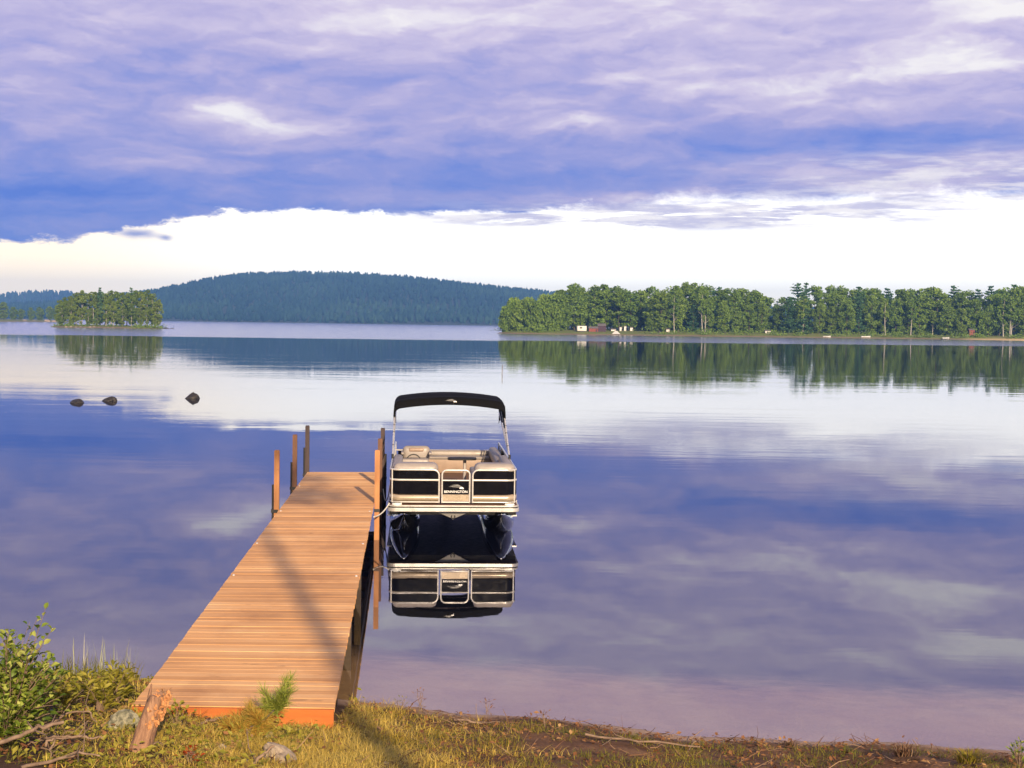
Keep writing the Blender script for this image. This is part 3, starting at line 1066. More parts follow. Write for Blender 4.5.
# left far shore behind the island
ol = [(pxX(px, y), y) for px, y in ((-400, 1000), (-60, 1010), (10, 1030), (40, 1060), (64, 1100), (80, 1150), (60, 1230), (-100, 1250), (-400, 1250))]
dense = []
for i, p in enumerate(ol):
    q = ol[(i + 1) % len(ol)]
    for k in range(3):
        dense.append((p[0] + (q[0] - p[0]) * k / 3, p[1] + (q[1] - p[1]) * k / 3))
land('left_shore', dense, 1.5, M['far_turf'], 5.0)
LL = ('mid green leafy tree on the far left shore beyond the island', 'leafy trees on the far left shore')
px = -40.0
while px < 66:
    for y0 in (1045, 1090):
        y = y0 + trng.uniform(-8, 20) + max(px, 0) * 1.3
        yt = interp([(-50, 301), (0, 300), (14, 306), (24, 309), (40, 305), (70, 304)], px)
        h = max(at_y(px, yt, y).z - 1, 5)
        plant_tree('yellow', pxX(px, y), y, 1.0, h * trng.uniform(0.8, 1.05), *LL, wide=trng.uniform(1.1, 1.5))
    px += trng.uniform(7, 11)
for i, (px, s) in enumerate(((24, 1.6), (34, 1.1), (47, 1.9), (54, 1.3))):
    y = 1034 + px * 0.9
    o = rock_mesh(s * 1.6, s, s, i + 40, sub=2).build('shore_rock', M['rock_pale'], loc=(pxX(px, y), y, 0.3))
    tag(o, 'pale boulder at the waterline of the far left shore beyond the island', 'rock', 'boulders on the far left shore')


# ------------------------------------------------------------------ things on the right-hand far shore
def far_pt(px, back):
    y = front_y(px) + back
    return pxX(px, y), y


def shed(px, back, w, d, h, roof_h, wall, label, window=True, rz=0.0, z=0.9, cat='shed', name='shed', group=None):
    x, y = far_pt(px, back)
    t = thing(name, label, cat, (x, y, z), rz, group)
    MB().box(-w / 2, w / 2, 0, d, 0, h).build('wall', wall, t)
    o = 0.18
    mb = MB()
    A = [(-w / 2 - o, -o, h), (w / 2 + o, -o, h), (w / 2 + o, d + o, h), (-w / 2 - o, d + o, h)]
    B = [(-w / 2 - o, d / 2, h + roof_h), (w / 2 + o, d / 2, h + roof_h)]
    mb.add(A + B, [(0, 1, 5, 4), (2, 3, 4, 5), (1, 2, 5), (3, 0, 4), (3, 2, 1, 0)])
    mb.build('roof', M['roof'], t)
    if window:
        wn = MB().box(-w * 0.16, w * 0.12, -0.05, 0.0, h * 0.45, h * 0.75).build('window', M['window'], t)
    MB().box(w * 0.25, w * 0.4, -0.04, 0.0, 0.0, h * 0.8).build('door', M['shed_dark'], t)
    return t


# a white touring caravan under the trees
def caravan(px, back, L, label):
    x, y = far_pt(px, back)
    t = thing('caravan', label, 'caravan', (x, y, 0.9), 0.12)
    rounded_box(-L / 2, L / 2, 0, 2.2, 0.45, 2.55, 0.3).build('body', M['shed_white'], t)
    MB().box(-0.95, 0.1, -0.03, 0.0, 1.5, 2.15).build('window', M['window'], t)
    MB().box(0.7, 1.3, -0.02, 0.0, 0.6, 2.3).build('door', M['shed_white'], t)
    for sx in (-0.35, 0.35):
        MB().tube([(sx, -0.02, 0.33), (sx, 0.2, 0.33)], 0.33, 12).build('wheel', M['rubber'], t)
    MB().tube([(-L / 2, 1.1, 0.5), (-L / 2 - 1.1, 1.1, 0.45)], 0.06, 6).build('tow_bar', M['iron'], t)
    return t


caravan(582, 7, 3.8, 'white caravan with a dark window on the far shore beside a red brown cabin')
shed(593.5, 9, 3.6, 3, 1.6, 0.8, M['shed_red'], 'low red brown cabin beside the white caravan on the far shore', False)
shed(602, 10, 3.0, 4, 2.6, 1.0, M['shed_dark'], 'dark plum brown shed right of the red brown cabin on the far shore', False)
shed(613.5, 14, 1.9, 3, 1.3, 0.4, M['shed_white'], 'low wide white hut nearest the dark plum shed on the far shore', False, cat='hut', name='hut')
shed(620.8, 15, 0.9, 2, 2.2, 0.3, M['shed_white'], 'tall narrow white hut behind the tent, first of the row among trunks', False, cat='hut', name='hut')
shed(625.2, 16, 0.9, 2, 2.6, 0.3, M['shed_white'], 'tallest narrow white hut in the middle of the row among trunks', False, cat='hut', name='hut')
shed(631.5, 17, 1.1, 2, 2.1, 0.3, M['shed_white'], 'white hut at the end of the row among trunks, beside the rounded yellow green tree', False, cat='hut', name='hut')
shed(668, 13, 1.4, 2, 1.6, 0.4, M['shed_white'], 'lone white hut half hidden right of the yellow green tree on the far shore', False, cat='hut', name='hut')
# tent on the lawn
x, y = far_pt(616, 3.0)
t_ = thing('tent', 'small white tent on the lawn at the water in front of the huts', 'tent', (x, y, 0.45))
MB().add([(-1.7, -0.9, 0), (1.7, -0.9, 0), (1.7, 0.9, 0), (-1.7, 0.9, 0), (-0.25, 0, 1.25), (0.45, 0, 1.2)], [(0, 1, 5, 4), (1, 2, 5), (2, 3, 4, 5), (3, 0, 4), (3, 2, 1, 0)]).build('canopy', M['hull_white'], t_)
MB().add([(-0.35, -0.77, 0.05), (0.35, -0.77, 0.05), (0.1, -0.22, 0.85)], [(0, 1, 2)]).add([(-0.35, -0.79, 0.05), (0.35, -0.79, 0.05), (0.1, -0.24, 0.85)], [(2, 1, 0)]).build('doorway', M['roof'], t_)


def small_boat(px, back, L, label, rz=0.0, z=0.05):
    x, y = far_pt(px, back)
    t = thing('rowing_boat', label, 'boat', (x, y, z), rz)
    rg = []
    for s in np.linspace(-1, 1, 9):
        w = 0.75 * (1 - abs(max(s, -0.75)) ** 2.6) + 0.06
        hgt = 0.62 + 0.25 * max(s, 0) ** 2
        rg.append([(s * L / 2, w, hgt), (s * L / 2, w * 0.75, 0.1), (s * L / 2, 0, -0.08), (s * L / 2, -w * 0.75, 0.1), (s * L / 2, -w, hgt),
                   (s * L / 2, -w * 0.86, hgt - 0.02), (s * L / 2, 0, 0.14), (s * L / 2, w * 0.86, hgt - 0.02)])
    MB().rings(rg).build('hull', M['hull_white'], t)
    for sx in (-0.25, 0.2):
        MB().box(sx * L - 0.12, sx * L + 0.12, -0.55, 0.55, 0.40, 0.45).build('thwart', M['stick_pale'], t)
    return t


small_boat(866, 0.5, 3.8, 'white boat drawn up at the far shore below the tallest pines', 0.1, 0.25)
small_boat(827, 0.6, 3.0, 'small pale boat lying at the far shore left of the bigger white one', -0.2, 0.1)
small_boat(946, 0.5, 2.9, 'pale boat drawn up at the far shore, the one nearest the sandy beach', 0.1, 0.15)
shed(972, 12, 2.2, 2, 3.0, 0.6, M['shed_red'], 'narrow red brown shed between trunks by the sandy beach', False)
shed(768, 12, 2.2, 3, 1.5, 0.5, M['shed_white'], 'white cottage low in the gap between the two woods on the far shore', True, cat='cottage', name='cottage')
# marker post in the calm water
mk = at_z(502, 374, 0)
t_ = thing('marker_stake', 'thin grey stake standing in the calm water off the wooded tip', 'stake', (mk.x, mk.y, 0))
MB().tube([(0, 0, -1.5), (0.01, 0, 0.2), (0.02, 0, 0.7)], [0.03, 0.028, 0.025], 6).build('pole', M['stick'], t_)
MB().tube([(0.02, 0, 0.70), (0.02, 0, 0.74)], [0.05, 0.03], 6).build('cap', M['iron'], t_)

# rocks in the lake
for (px, py, sx, sy, sz, sd_, lb) in ((77, 403.0, 0.42, 0.38, 0.21, 2.0, 'low rounded dark rock standing in the lake, leftmost of the three'),
                                      (109, 401.0, 0.40, 0.32, 0.26, 3.4, 'dark wedge shaped rock in the lake with a flat slope trailing left'),
                                      (192.5, 398.6, 0.40, 0.36, 0.34, 5.1, 'peaked dark rock standing alone in the lake to the right of two others')):
    p = at_z(px, py, 0)
    mb = rock_mesh(sx, sy, sz, sd_, 0.22, 3, {2.0: 0.45, 3.4: 0.55, 5.1: 0.42}[sd_], {2.0: 0.25, 3.4: 0.55, 5.1: 0.10}[sd_])
    o = mb.build('lake_rock', M['rock_wet'], loc=(p.x, p.y, 0.02))
    tag(o, lb, 'rock')
# ------------------------------------------------------------------ dock
HD = 0.71
NL, NR, FL, FR = at_z(132.5, 705, HD), at_z(334.5, 708, HD), at_z(307.5, 472, HD), at_z(380.0, 472, HD)
org = (NL + NR) / 2
ax = ((FL + FR) / 2 - org)
LEN = ax.length
rz_d = math.atan2(-ax.x, ax.y)
dock = thing('dock', 'long wooden dock of orange tan boards running out from the bank', 'dock', (org.x, org.y, 0), rz_d)
inv = Matrix.Rotation(-rz_d, 4, 'Z') @ Matrix.Translation((-org.x, -org.y, 0))
nl, nr_, fl, fr_ = [inv @ q for q in (NL, NR, FL, FR)]
drng = np.random.default_rng(11)
mb, mb2 = MB(), MB()
NBOARD = int(LEN / 0.150)
TH = 0.038


def edge_pt(a, b, s):
    return a + (b - a) * s


for i in range(NBOARD):
    s0, s1 = i / NBOARD, (i + 0.972) / NBOARD
    jl, jr = drng.uniform(-0.004, 0.004), drng.uniform(-0.004, 0.004)
    dz = drng.uniform(-0.002, 0.002)
    sag = -0.02 * math.sin(math.pi * (s0 * 5 % 1)) * 0.1
    L0, L1, R0, R1 = edge_pt(nl, fl, s0), edge_pt(nl, fl, s1), edge_pt(nr_, fr_, s0), edge_pt(nr_, fr_, s1)
    top = HD + dz + sag
    P = [(L0.x + jl, L0.y), (R0.x + jr, R0.y), (R1.x + jr, R1.y), (L1.x + jl, L1.y)]
    e = 0.003
    bot = [(x, y, top - TH) for x, y in P]
    mid = [(x, y, top - e) for x, y in P]
    tp = [(P[0][0] + e, P[0][1] + e, top), (P[1][0] - e, P[1][1] + e, top), (P[2][0] - e, P[2][1] - e, top), (P[3][0] + e, P[3][1] - e, top)]
    mb.add(bot + mid + tp, [(3, 2, 1, 0), (0, 1, 5, 4), (1, 2, 6, 5), (2, 3, 7, 6), (3, 0, 4, 7), (4, 5, 9, 8), (5, 6, 10, 9), (6, 7, 11, 10), (7, 4, 8, 11), (8, 9, 10, 11)])
mb.build('deck_boards', M['deck_board'], dock)


def beam(a, b, w, z0, z1, mb):
    d = (b - a).normalized()
    s = Vector((-d.y, d.x, 0)) * (w / 2)
    p = [a - s, b - s, b + s, a + s]
    return mb.hexa([(q.x, q.y, z0) for q in p] + [(q.x, q.y, z1) for q in p])


zt, zb = HD - TH - 0.008, HD - TH - 0.150
for a, b, off in ((nl, fl, 0.055), (nr_, fr_, -0.055), ((nl + nr_) / 2, (fl + fr_) / 2, 0)):
    o_ = Vector((off, 0.05, 0))
    beam(a + o_, b + Vector((off, -0.02, 0)), 0.045, zb, zt, MB()).build('stringer', M['frame_wood'], dock, bevel=0.003)
for k in range(9):
    s = (k + 0.6) / 9.3
    a, b = edge_pt(nl, fl, s), edge_pt(nr_, fr_, s)
    beam(a + Vector((0.09, 0, 0)), b - Vector((0.09, 0, 0)), 0.045, zb + 0.01, zt - 0.004, MB()).build('cross_beam', M['frame_wood'], dock)
d_ = (nr_ - nl).normalized()
fa = beam(nl + Vector((0.004, -0.022, 0)), nr_ + Vector((-0.004, -0.022, 0)), 0.038, HD - TH - 0.165, HD - 0.006, MB()).build('end_board', M['fascia'], dock, bevel=0.004)
tag(fa, 'bright orange stained end board')


def dock_post(px, ytop, side, mat, label, bracket=True, bh=0.38, lean=0.0):
    """A square post beside the dock; its top stands 1.73 m above the water."""
    top = at_z(px, ytop, 1.73)
    q = inv @ top
    s = min(max((q.y - nl.y) / (fl.y - nl.y), 0), 1)
    e = edge_pt(nl, fl, s) if side < 0 else edge_pt(nr_, fr_, s)
    x = e.x + side * 0.056 if side > 0 else min(q.x, e.x - 0.06)
    w = 0.048
    mb = MB()
    bz = -1.3
    p = []
    for z, l in ((bz, -lean), (1.715, lean * 0.5), (1.73, lean * 0.5)):
        ww = w if z < 1.72 else w - 0.012
        p += [(x - ww + l, q.y - ww, z), (x + ww + l, q.y - ww, z), (x + ww + l, q.y + ww, z), (x - ww + l, q.y + ww, z)]
    f = [(0, 1, 5, 4), (1, 2, 6, 5), (2, 3, 7, 6), (3, 0, 4, 7), (4, 5, 9, 8), (5, 6, 10, 9), (6, 7, 11, 10), (7, 4, 8, 11), (8, 9, 10, 11), (3, 2, 1, 0)]
    mb.add(p, f)
    o = mb.build('post', mat, dock)
    tag(o, label)
    if bracket:
        xx = x + (side * (w + 0.022) if side < 0 else w + 0.022)
        MB().tube([(xx, q.y + 0.01, -1.2), (xx, q.y + 0.01, HD + bh)], 0.024, 8).build('pipe_leg', M['iron'], o)
        MB().box(min(xx, x) - 0.03, max(xx, x) + 0.03, q.y - 0.064, q.y + 0.064, HD - 0.17, HD - 0.11).build('clamp', M['iron'], o)
    else:
        MB().box(x - 0.054, x + 0.054, q.y - 0.054, q.y + 0.054, HD - 0.17, HD - 0.11).build('clamp', M['iron'], o)
    return x, q.y


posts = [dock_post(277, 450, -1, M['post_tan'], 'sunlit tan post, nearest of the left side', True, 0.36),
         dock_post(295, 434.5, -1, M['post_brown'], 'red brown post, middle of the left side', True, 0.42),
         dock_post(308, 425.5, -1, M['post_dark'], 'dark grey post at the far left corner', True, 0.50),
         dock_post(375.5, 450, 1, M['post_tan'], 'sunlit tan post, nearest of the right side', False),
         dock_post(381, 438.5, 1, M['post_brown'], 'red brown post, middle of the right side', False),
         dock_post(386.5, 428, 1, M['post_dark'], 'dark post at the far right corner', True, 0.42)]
for s in (0.10, 0.28, 0.47):
    for a, b, off in ((nl, fl, 0.12), (nr_, fr_, -0.12)):
        e = edge_pt(a, b, s)
        MB().box(e.x + off - 0.05, e.x + off + 0.05, e.y - 0.05, e.y + 0.05, -1.2 if s > 0.15 else -0.3, zt - 0.01).build('support_leg', M['frame_wood'], dock)
# twigs tied on the first left post, as in the picture: a small sprig of dead stems
# bright screw caps along the edges
mb = MB()
for s in (0.66, 0.47, 0.33, 0.86):
    for a, b, off in ((nl, fl, 0.05), (nr_, fr_, -0.05)):
        e = edge_pt(a, b, s)
        mb.tube([(e.x + off, e.y, HD - 0.01), (e.x + off, e.y, HD + 0.012)], 0.018, 8)
mb.build('bolt_heads', M['screw'], dock)

# ------------------------------------------------------------------ pontoon boat
BW = at_z(453.5, 505.5, 0.63)
boat = thing('pontoon_boat', 'black and tan pontoon boat with a black canopy moored beside the dock', 'pontoon boat', (BW.x, BW.y, 0), rz_d * 0.95)
HW = 1.285
# tubes under the deck
for sx in (-1, 1):
    cx = sx * 0.955
    rg = []
    for y, r, z in ((0.16, 0.012, 0.44), (0.22, 0.07, 0.42), (0.36, 0.15, 0.36), (0.6, 0.235, 0.275), (0.95, 0.295, 0.20), (1.25, 0.31, 0.18), (3.0, 0.31, 0.18), (5.0, 0.31, 0.18), (6.75, 0.31, 0.18), (6.76, 0.20, 0.18)):
        rg.append([(cx + math.cos(a) * r, y, z + math.sin(a) * r) for a in np.linspace(0, 2 * math.pi, 29)[:-1]])
    p = MB().rings([list(reversed(r)) for r in rg]).build('pontoon', M['pontoon'], boat)
    MB().box(cx - 0.05, cx + 0.05, 0.55, 6.5, 0.44, 0.535).build('bracket', M['alu'], p)
    MB().box(cx + sx * 0.27, cx + sx * 0.35, 0.9, 6.4, 0.30, 0.325).build('lifting_strake', M['alu'], p)
# deck with rounded front corners
def plan(hw, y0, y1, r, n=8):
    pts = []
    for sx, a0 in ((1, -90), (-1, 180)):
        cxx = sx * (hw - r)
        for k in range(n + 1):
            a = R(a0 + 90 * k / n)
            pts.append((cxx + r * math.cos(a), y0 + r + r * math.sin(a)))
        if sx == 1:
            pts += [(hw, y1), (-hw, y1)]
    return pts


def slab(pl, z0, z1, mb=None):
    mb = mb or MB()
    n = len(pl)
    mb.add([(x, y, z0) for x, y in pl] + [(x, y, z1) for x, y in pl],
           [tuple(reversed(range(n))), tuple(range(n, 2 * n))] + [(i, (i + 1) % n, n + (i + 1) % n, n + i) for i in range(n)])
    return mb


slab(plan(HW - 0.03, 0.03, 6.6, 0.14), 0.50, 0.632).build('deck', M['carpet'], boat)
tr1 = slab(plan(HW, 0.0, 6.63, 0.16), 0.600, 0.628).build('deck_trim', M['alu'], boat, bevel=0.006)
slab(plan(HW - 0.015, 0.015, 6.615, 0.15), 0.578, 0.5995).build('rub_strip', M['rubber'], tr1)
slab(plan(HW + 0.008, -0.008, 6.635, 0.165), 0.505, 0.5775).build('side_rail', M['alu'], tr1, bevel=0.008)
# bow plate and eye under the deck
bp = MB().add([(-0.34, 0.10, 0.50), (0.34, 0.10, 0.50), (0.05, 0.20, 0.36), (-0.05, 0.20, 0.36), (-0.34, 0.13, 0.50), (0.34, 0.13, 0.50), (0.05, 0.23, 0.36), (-0.05, 0.23, 0.36)],
              [(3, 2, 1, 0), (4, 5, 6, 7), (0, 1, 5, 4), (1, 2, 6, 5), (2, 3, 7, 6), (3, 0, 4, 7)]).build('bow_plate', M['alu'], boat)
MB().tube([(math.cos(a) * 0.035, 0.17 + 0.0 * a, 0.385 + math.sin(a) * 0.05) for a in np.linspace(0, 2 * math.pi, 13)], 0.012, 6).build('bow_eye', M['rubber'], bp)
MB().box(-1.25, 1.25, 0.34, 6.4, 0.40, 0.498).build('under_frame', M['rubber'], boat)

# fence panels along both sides, round the front corners
FX, FYF, FR_ = 1.235, 0.14, 0.20
PZ = dict(bot=0.665, s0=0.700, s1=0.815, l0=0.835, l1=1.085, u0=1.135, u1=1.285, top=1.31)


def fence_path(sx, xi):
    pts = [(xi, FYF), (xi + 0.3, FYF)]
    for k in range(9):
        a = R(-90 + 90 * k / 8)
        pts.append((FX - FR_ + FR_ * math.cos(a), FYF + FR_ + FR_ * math.sin(a)))
    pts += [(FX, y) for y in (1.2, 2.2, 3.2, 4.2, 5.2, 6.4)]
    if sx < 0:
        pts = [(-x, y) for x, y in pts][::-1]
    return pts


def offset_path(path, d):
    P = [Vector((p[0], p[1], 0)) for p in path]
    r = []
    for i, p in enumerate(P):
        t_ = (P[min(i + 1, len(P) - 1)] - P[max(i - 1, 0)]).normalized()
        r.append((p.x + t_.y * d, p.y - t_.x * d))
    return r


for sx, xi in ((1, 0.375), (-1, 0.285)):
    path = fence_path(sx, xi)
    fen = MB().sweep(path, [(0.0, PZ['l0']), (0.012, PZ['l0']), (0.012, PZ['l1']), (0.0, PZ['l1'])]).build('fence_panel', M['black_panel'], boat, smooth_all=False)
    up = MB().sweep(path, [(0.0, PZ['u0']), (0.010, PZ['u0']), (0.010, PZ['u1']), (0.0, PZ['u1'])]).build('upper_panel', M['black_panel'], fen, smooth_all=False)
    MB().sweep(path, [(0.002, PZ['s0']), (0.016, PZ['s0']), (0.016, PZ['s1']), (0.002, PZ['s1'])]).build('stripe', M['gold_stripe'], fen)
    rim = MB()
    rr_ = 0.019
    # top rail turns down into the upright by the gate with a round corner
    P3 = [(x, y, PZ['top']) for x, y in path]
    gate_end = 0 if sx > 0 else -1
    gx_ = path[gate_end][0]
    corner = []
    for k in range(7):
        a = R(90 * k / 6)
        corner.append((gx_ + sx * (0.11 - 0.11 * math.sin(a)), FYF, PZ['top'] - 0.11 + 0.11 * math.cos(a)))
    down = corner + [(gx_, FYF, PZ['bot'])]
    rest = [q for q in P3 if not (abs(q[1] - FYF) < 1e-6 and abs(q[0] - gx_) < 0.11)]
    full = (list(reversed(down)) + rest) if sx > 0 else (rest + down)
    rim.tube(full, rr_, 8)
    rim.tube([(x, y, (PZ['l1'] + PZ['u0']) / 2) for x, y in path], 0.022, 8)
    rim.tube([(x, y, PZ['bot'] + 0.012) for x, y in path], 0.015, 8)
    for yy in (1.3, 2.6, 3.9, 5.2, 6.4):
        rim.tube([(sx * FX, yy, PZ['bot']), (sx * FX, yy, PZ['top'])], 0.017, 8)
    xa = sx * (FX - 0.035)
    rim.tube([(xa, FYF + 0.055, PZ['bot']), (xa, FYF + 0.055, PZ['top'])], 0.014, 8)
    rim.build('rail', M['white_paint'], fen)
# stern fence
st = MB().box(-1.18, 1.18, 6.42, 6.435, PZ['l0'], 1.10).build('stern_panel', M['black_panel'], boat)
MB().tube([(-1.22, 6.43, PZ['bot']), (-1.22, 6.43, 1.12), (1.22, 6.43, 1.12), (1.22, 6.43, PZ['bot'])], 0.018, 8).build('rail', M['white_paint'], st)

# gate
gx0, gx1 = -0.225, 0.315
GY = FYF - 0.004
gate = MB()
prof = [(gx0, GY, PZ['bot'] + 0.0)]
for cx_, a0 in ((gx0 + 0.09, 180), (gx1 - 0.09, 90)):
    for k in range(7):
        a = R(a0 - 90 * k / 6)
        prof.append((cx_ + 0.09 * math.cos(a), GY, PZ['top'] - 0.095 + 0.09 * math.sin(a)))
prof.append((gx1, GY, PZ['bot']))
gate.tube(prof, 0.018, 8)
gate.tube([(gx0, GY, 1.105), (gx1, GY, 1.105)], 0.016, 8)
gate.tube([(gx0, GY, PZ['bot'] + 0.012), (gx1, GY, PZ['bot'] + 0.012)], 0.015, 8)
gate_o = gate.build('gate', M['white_paint'], boat)
MB().box(gx0 + 0.014, gx1 - 0.014, GY - 0.006, GY + 0.006, PZ['l0'], 1.09).build('gate_panel', M['black_panel'], gate_o)
MB().box(gx0 + 0.014, gx1 - 0.014, GY - 0.009, GY + 0.004, PZ['s0'], PZ['s1'] + 0.012).build('stripe', M['gold_stripe'], gate_o)


def swoosh(cx, cz, w, y, s=1.0):
    """The maker's mark: three speed lines ending in a bird-like head, seen from the front."""
    mb = MB()
    k = w / 100.0
    for poly in ([(-50, -2), (-20, 4), (8, 8), (24, 8), (34, 3), (20, 3), (-10, 0)],
                 [(-30, -6), (0, -3), (18, 0), (38, 1), (44, -3), (30, -4), (10, -5)],
                 [(-38, 6), (-10, 11), (14, 13), (20, 11), (0, 9)]):
        pts = [(cx + x * k, y, cz + z * k * s) for x, z in poly]
        n = len(pts)
        mb.add(pts, [tuple(range(n))])
    return mb


def head(cx, cz, w, y, s=1.0):
    k = w / 100.0
    poly = [(22, -8), (34, -3), (46, -4), (52, -9), (48, -16), (40, -12), (32, -14), (26, -13)]
    mb = MB()
    mb.add([(cx + x * k, y, cz + z * k * s) for x, z in poly], [tuple(range(len(poly)))])
    return mb


cxg = (gx0 + gx1) / 2
em = swoosh(cxg, 0.985, 0.30, GY - 0.009, 1.1).build('emblem', M['emblem_gray'], gate_o)
head(cxg, 0.985, 0.30, GY - 0.010, 1.1).build('emblem', M['emblem'], gate_o)


def lettering(body, parent, mat, cx, y, z, width, height):
    cu = bpy.data.curves.new('lettering', 'FONT')
    cu.body = body
    cu.align_x = 'CENTER'
    cu.extrude = 0.01
    cu.offset = 0.012
    tmp = bpy.data.objects.new('lettering_curve', cu)
    COL.objects.link(tmp)
    dg = bpy.context.evaluated_depsgraph_get()
    me = bpy.data.meshes.new_from_object(tmp.evaluated_get(dg))
    bpy.data.objects.remove(tmp)
    co = np.array([v.co[:] for v in me.vertices])
    mn, mx = co.min(0), co.max(0)
    out_ = np.zeros_like(co)
    out_[:, 0] = cx + (co[:, 0] - (mn[0] + mx[0]) / 2) * width / (mx[0] - mn[0])
    out_[:, 2] = z + (co[:, 1] - mn[1]) * height / (mx[1] - mn[1])
    out_[:, 1] = y - co[:, 2] * 0.2
    me.vertices.foreach_set('co', out_.astype(np.float32).ravel())
    me.materials.clear()
    me.materials.append(mat)
    o = bpy.data.objects.new('lettering', me)
    COL.objects.link(o)
    o.parent = parent
    return o


lettering('BENNINGTON', gate_o, M['emblem'], cxg, GY - 0.0085, 0.862, 0.455, 0.046)

# lights on the front corners of the deck
for sx in (-1, 1):
    li = MB()
    rg = []
    for r, z in ((0.100, 0.629), (0.100, 0.650), (0.085, 0.668), (0.05, 0.676)):
        rg.append([(sx * 1.10 + r * math.cos(a), 0.085 + r * 0.62 * math.sin(a), z) for a in np.linspace(0, 2 * math.pi, 21)[:-1]])
    lo = li.rings(rg).build('docking_light', M['lens'], boat)
    MB().tube([(sx * 1.10 + 0.07 * math.cos(a), 0.085 + 0.043 * math.sin(a), 0.671) for a in np.linspace(0, 2 * math.pi, 17)], 0.008, 5).build('ring', M['rubber'], lo)

# seats
for sx in (-1, 1):
    s = bpy.data.objects.new('bow_seat', None)
    COL.objects.link(s)
    s.parent = boat
    xi = 0.40 if sx > 0 else 0.30
    X0, X1 = sorted((sx * xi, sx * 1.19))
    rounded_box(X0, X1, FYF + 0.05, 2.7, 0.632, 1.02, 0.04).build('base', M['vinyl_dark'], s)
    rounded_box(X0, X1, FYF + 0.30, 2.7, 1.00, 1.12, 0.045).build('cushion', M['vinyl'], s)
    rounded_box(X0 + 0.01, X1 + sx * 0.02 if sx > 0 else X1, FYF + 0.025, FYF + 0.46, 1.04, 1.43, 0.11).build('backrest', M['vinyl'], s)
    Xa, Xb = sorted((sx * 1.02, sx * 1.215))
    rounded_box(Xa, Xb, FYF + 0.34, 2.72, 1.08, 1.37, 0.07).build('side_backrest', M['vinyl'], s)
    MB().tube([(sx * (xi + 0.08), FYF + 0.44, 1.40), (sx * 1.10, FYF + 0.44, 1.40)], 0.008, 6).build('piping', M['vinyl_dark'], s)
# helm chair
hc = bpy.data.objects.new('helm_chair', None)
COL.objects.link(hc)
hc.parent = boat
hc.location = (-0.74, 4.5, 0)
MB().tube([(0, 0, 0.632), (0, 0, 1.0)], 0.05, 10).build('pedestal', M['alu'], hc)
rounded_box(-0.27, 0.27, -0.28, 0.22, 0.98, 1.12, 0.05).build('cushion', M['vinyl'], hc)
rounded_box(-0.31, 0.31, 0.16, 0.36, 1.02, 1.37, 0.10).build('backrest', M['vinyl'], hc)
rounded_box(-0.17, 0.17, 0.14, 0.22, 1.24, 1.33, 0.035).build('head_pad', M['vinyl_dark'], hc)
for sx in (-1, 1):
    rounded_box(sx * 0.31 - 0.035, sx * 0.31 + 0.035, -0.18, 0.2, 1.2, 1.26, 0.025).build('armrest', M['vinyl'], hc)
# helm console
co_ = bpy.data.objects.new('helm_console', None)
COL.objects.link(co_)
co_.parent = boat
rounded_box(-1.15, -0.45, 3.78, 4.0, 0.632, 1.16, 0.05).build('cabinet', M['vinyl'], co_)
MB().tube([(-0.8 + 0.16 * math.cos(a), 4.1 + 0.05 * math.sin(a), 1.08 + 0.15 * math.sin(a)) for a in np.linspace(0, 2 * math.pi, 21)], 0.014, 6).build('steering_wheel', M['rubber'], co_)
# rear bench
rb = bpy.data.objects.new('rear_bench', None)
COL.objects.link(rb)
rb.parent = boat
rounded_box(-0.95, 1.15, 5.75, 6.32, 0.632, 1.0, 0.04).build('base', M['vinyl_dark'], rb)
rounded_box(-0.95, 1.15, 5.73, 6.18, 0.95, 1.03, 0.045).build('cushion', M['vinyl'], rb)
rounded_box(-0.95, 1.18, 6.14, 6.38, 0.98, 1.14, 0.07).build('backrest', M['vinyl'], rb)
rounded_box(0.98, 1.18, 2.75, 6.1, 1.0, 1.24, 0.07).build('side_backrest', M['vinyl'], rb)
# table
tb = bpy.data.objects.new('table', None)
COL.objects.link(tb)
tb.parent = boat
tp_ = slab([(0.24 + 0.31 * math.copysign(abs(math.cos(a)) ** 0.5, math.cos(a)), 2.75 + 0.22 * math.copysign(abs(math.sin(a)) ** 0.5, math.sin(a))) for a in np.linspace(0, 2 * math.pi, 33)[:-1]], 1.262, 1.295)
tp_.build('table_top', M['glass_dark'], tb)
MB().tube([(0.30, 2.75, 0.632), (0.30, 2.75, 0.66), (0.30, 2.75, 0.665), (0.30, 2.75, 1.262)], [0.12, 0.11, 0.035, 0.035], 12).build('pedestal', M['vinyl'], tb)
# cleats
for sx in (-1, 1):
    mb = MB().tube([(sx * 1.262, 0.42, 0.675), (sx * 1.262, 0.62, 0.675)], 0.010, 6)
    mb.tube([(sx * 1.262, 0.49, 0.628), (sx * 1.262, 0.49, 0.675)], 0.010, 6).tube([(sx * 1.262, 0.55, 0.628), (sx * 1.262, 0.55, 0.675)], 0.010, 6)
    mb.build('cleat', M['alu'], boat)
# outboard at the stern
ob = bpy.data.objects.new('outboard_motor', None)
COL.objects.link(ob)
ob.parent = boat
rounded_box(-0.22, 0.22, 6.75, 7.2, 0.55, 1.02, 0.10).build('cowl', M['black_panel'], ob)
MB().box(-0.08, 0.08, 6.82, 7.06, -0.55, 0.56).build('leg', M['black_panel'], ob, bevel=0.03)
MB().box(-0.15, 0.15, 6.6, 6.85, 0.30, 0.60).build('clamp', M['iron'], ob)

# canopy
cano = bpy.data.objects.new('canopy', None)
COL.objects.link(cano)
cano.parent = boat
CY0, CY1, CHW = 4.25, 6.5, 1.262


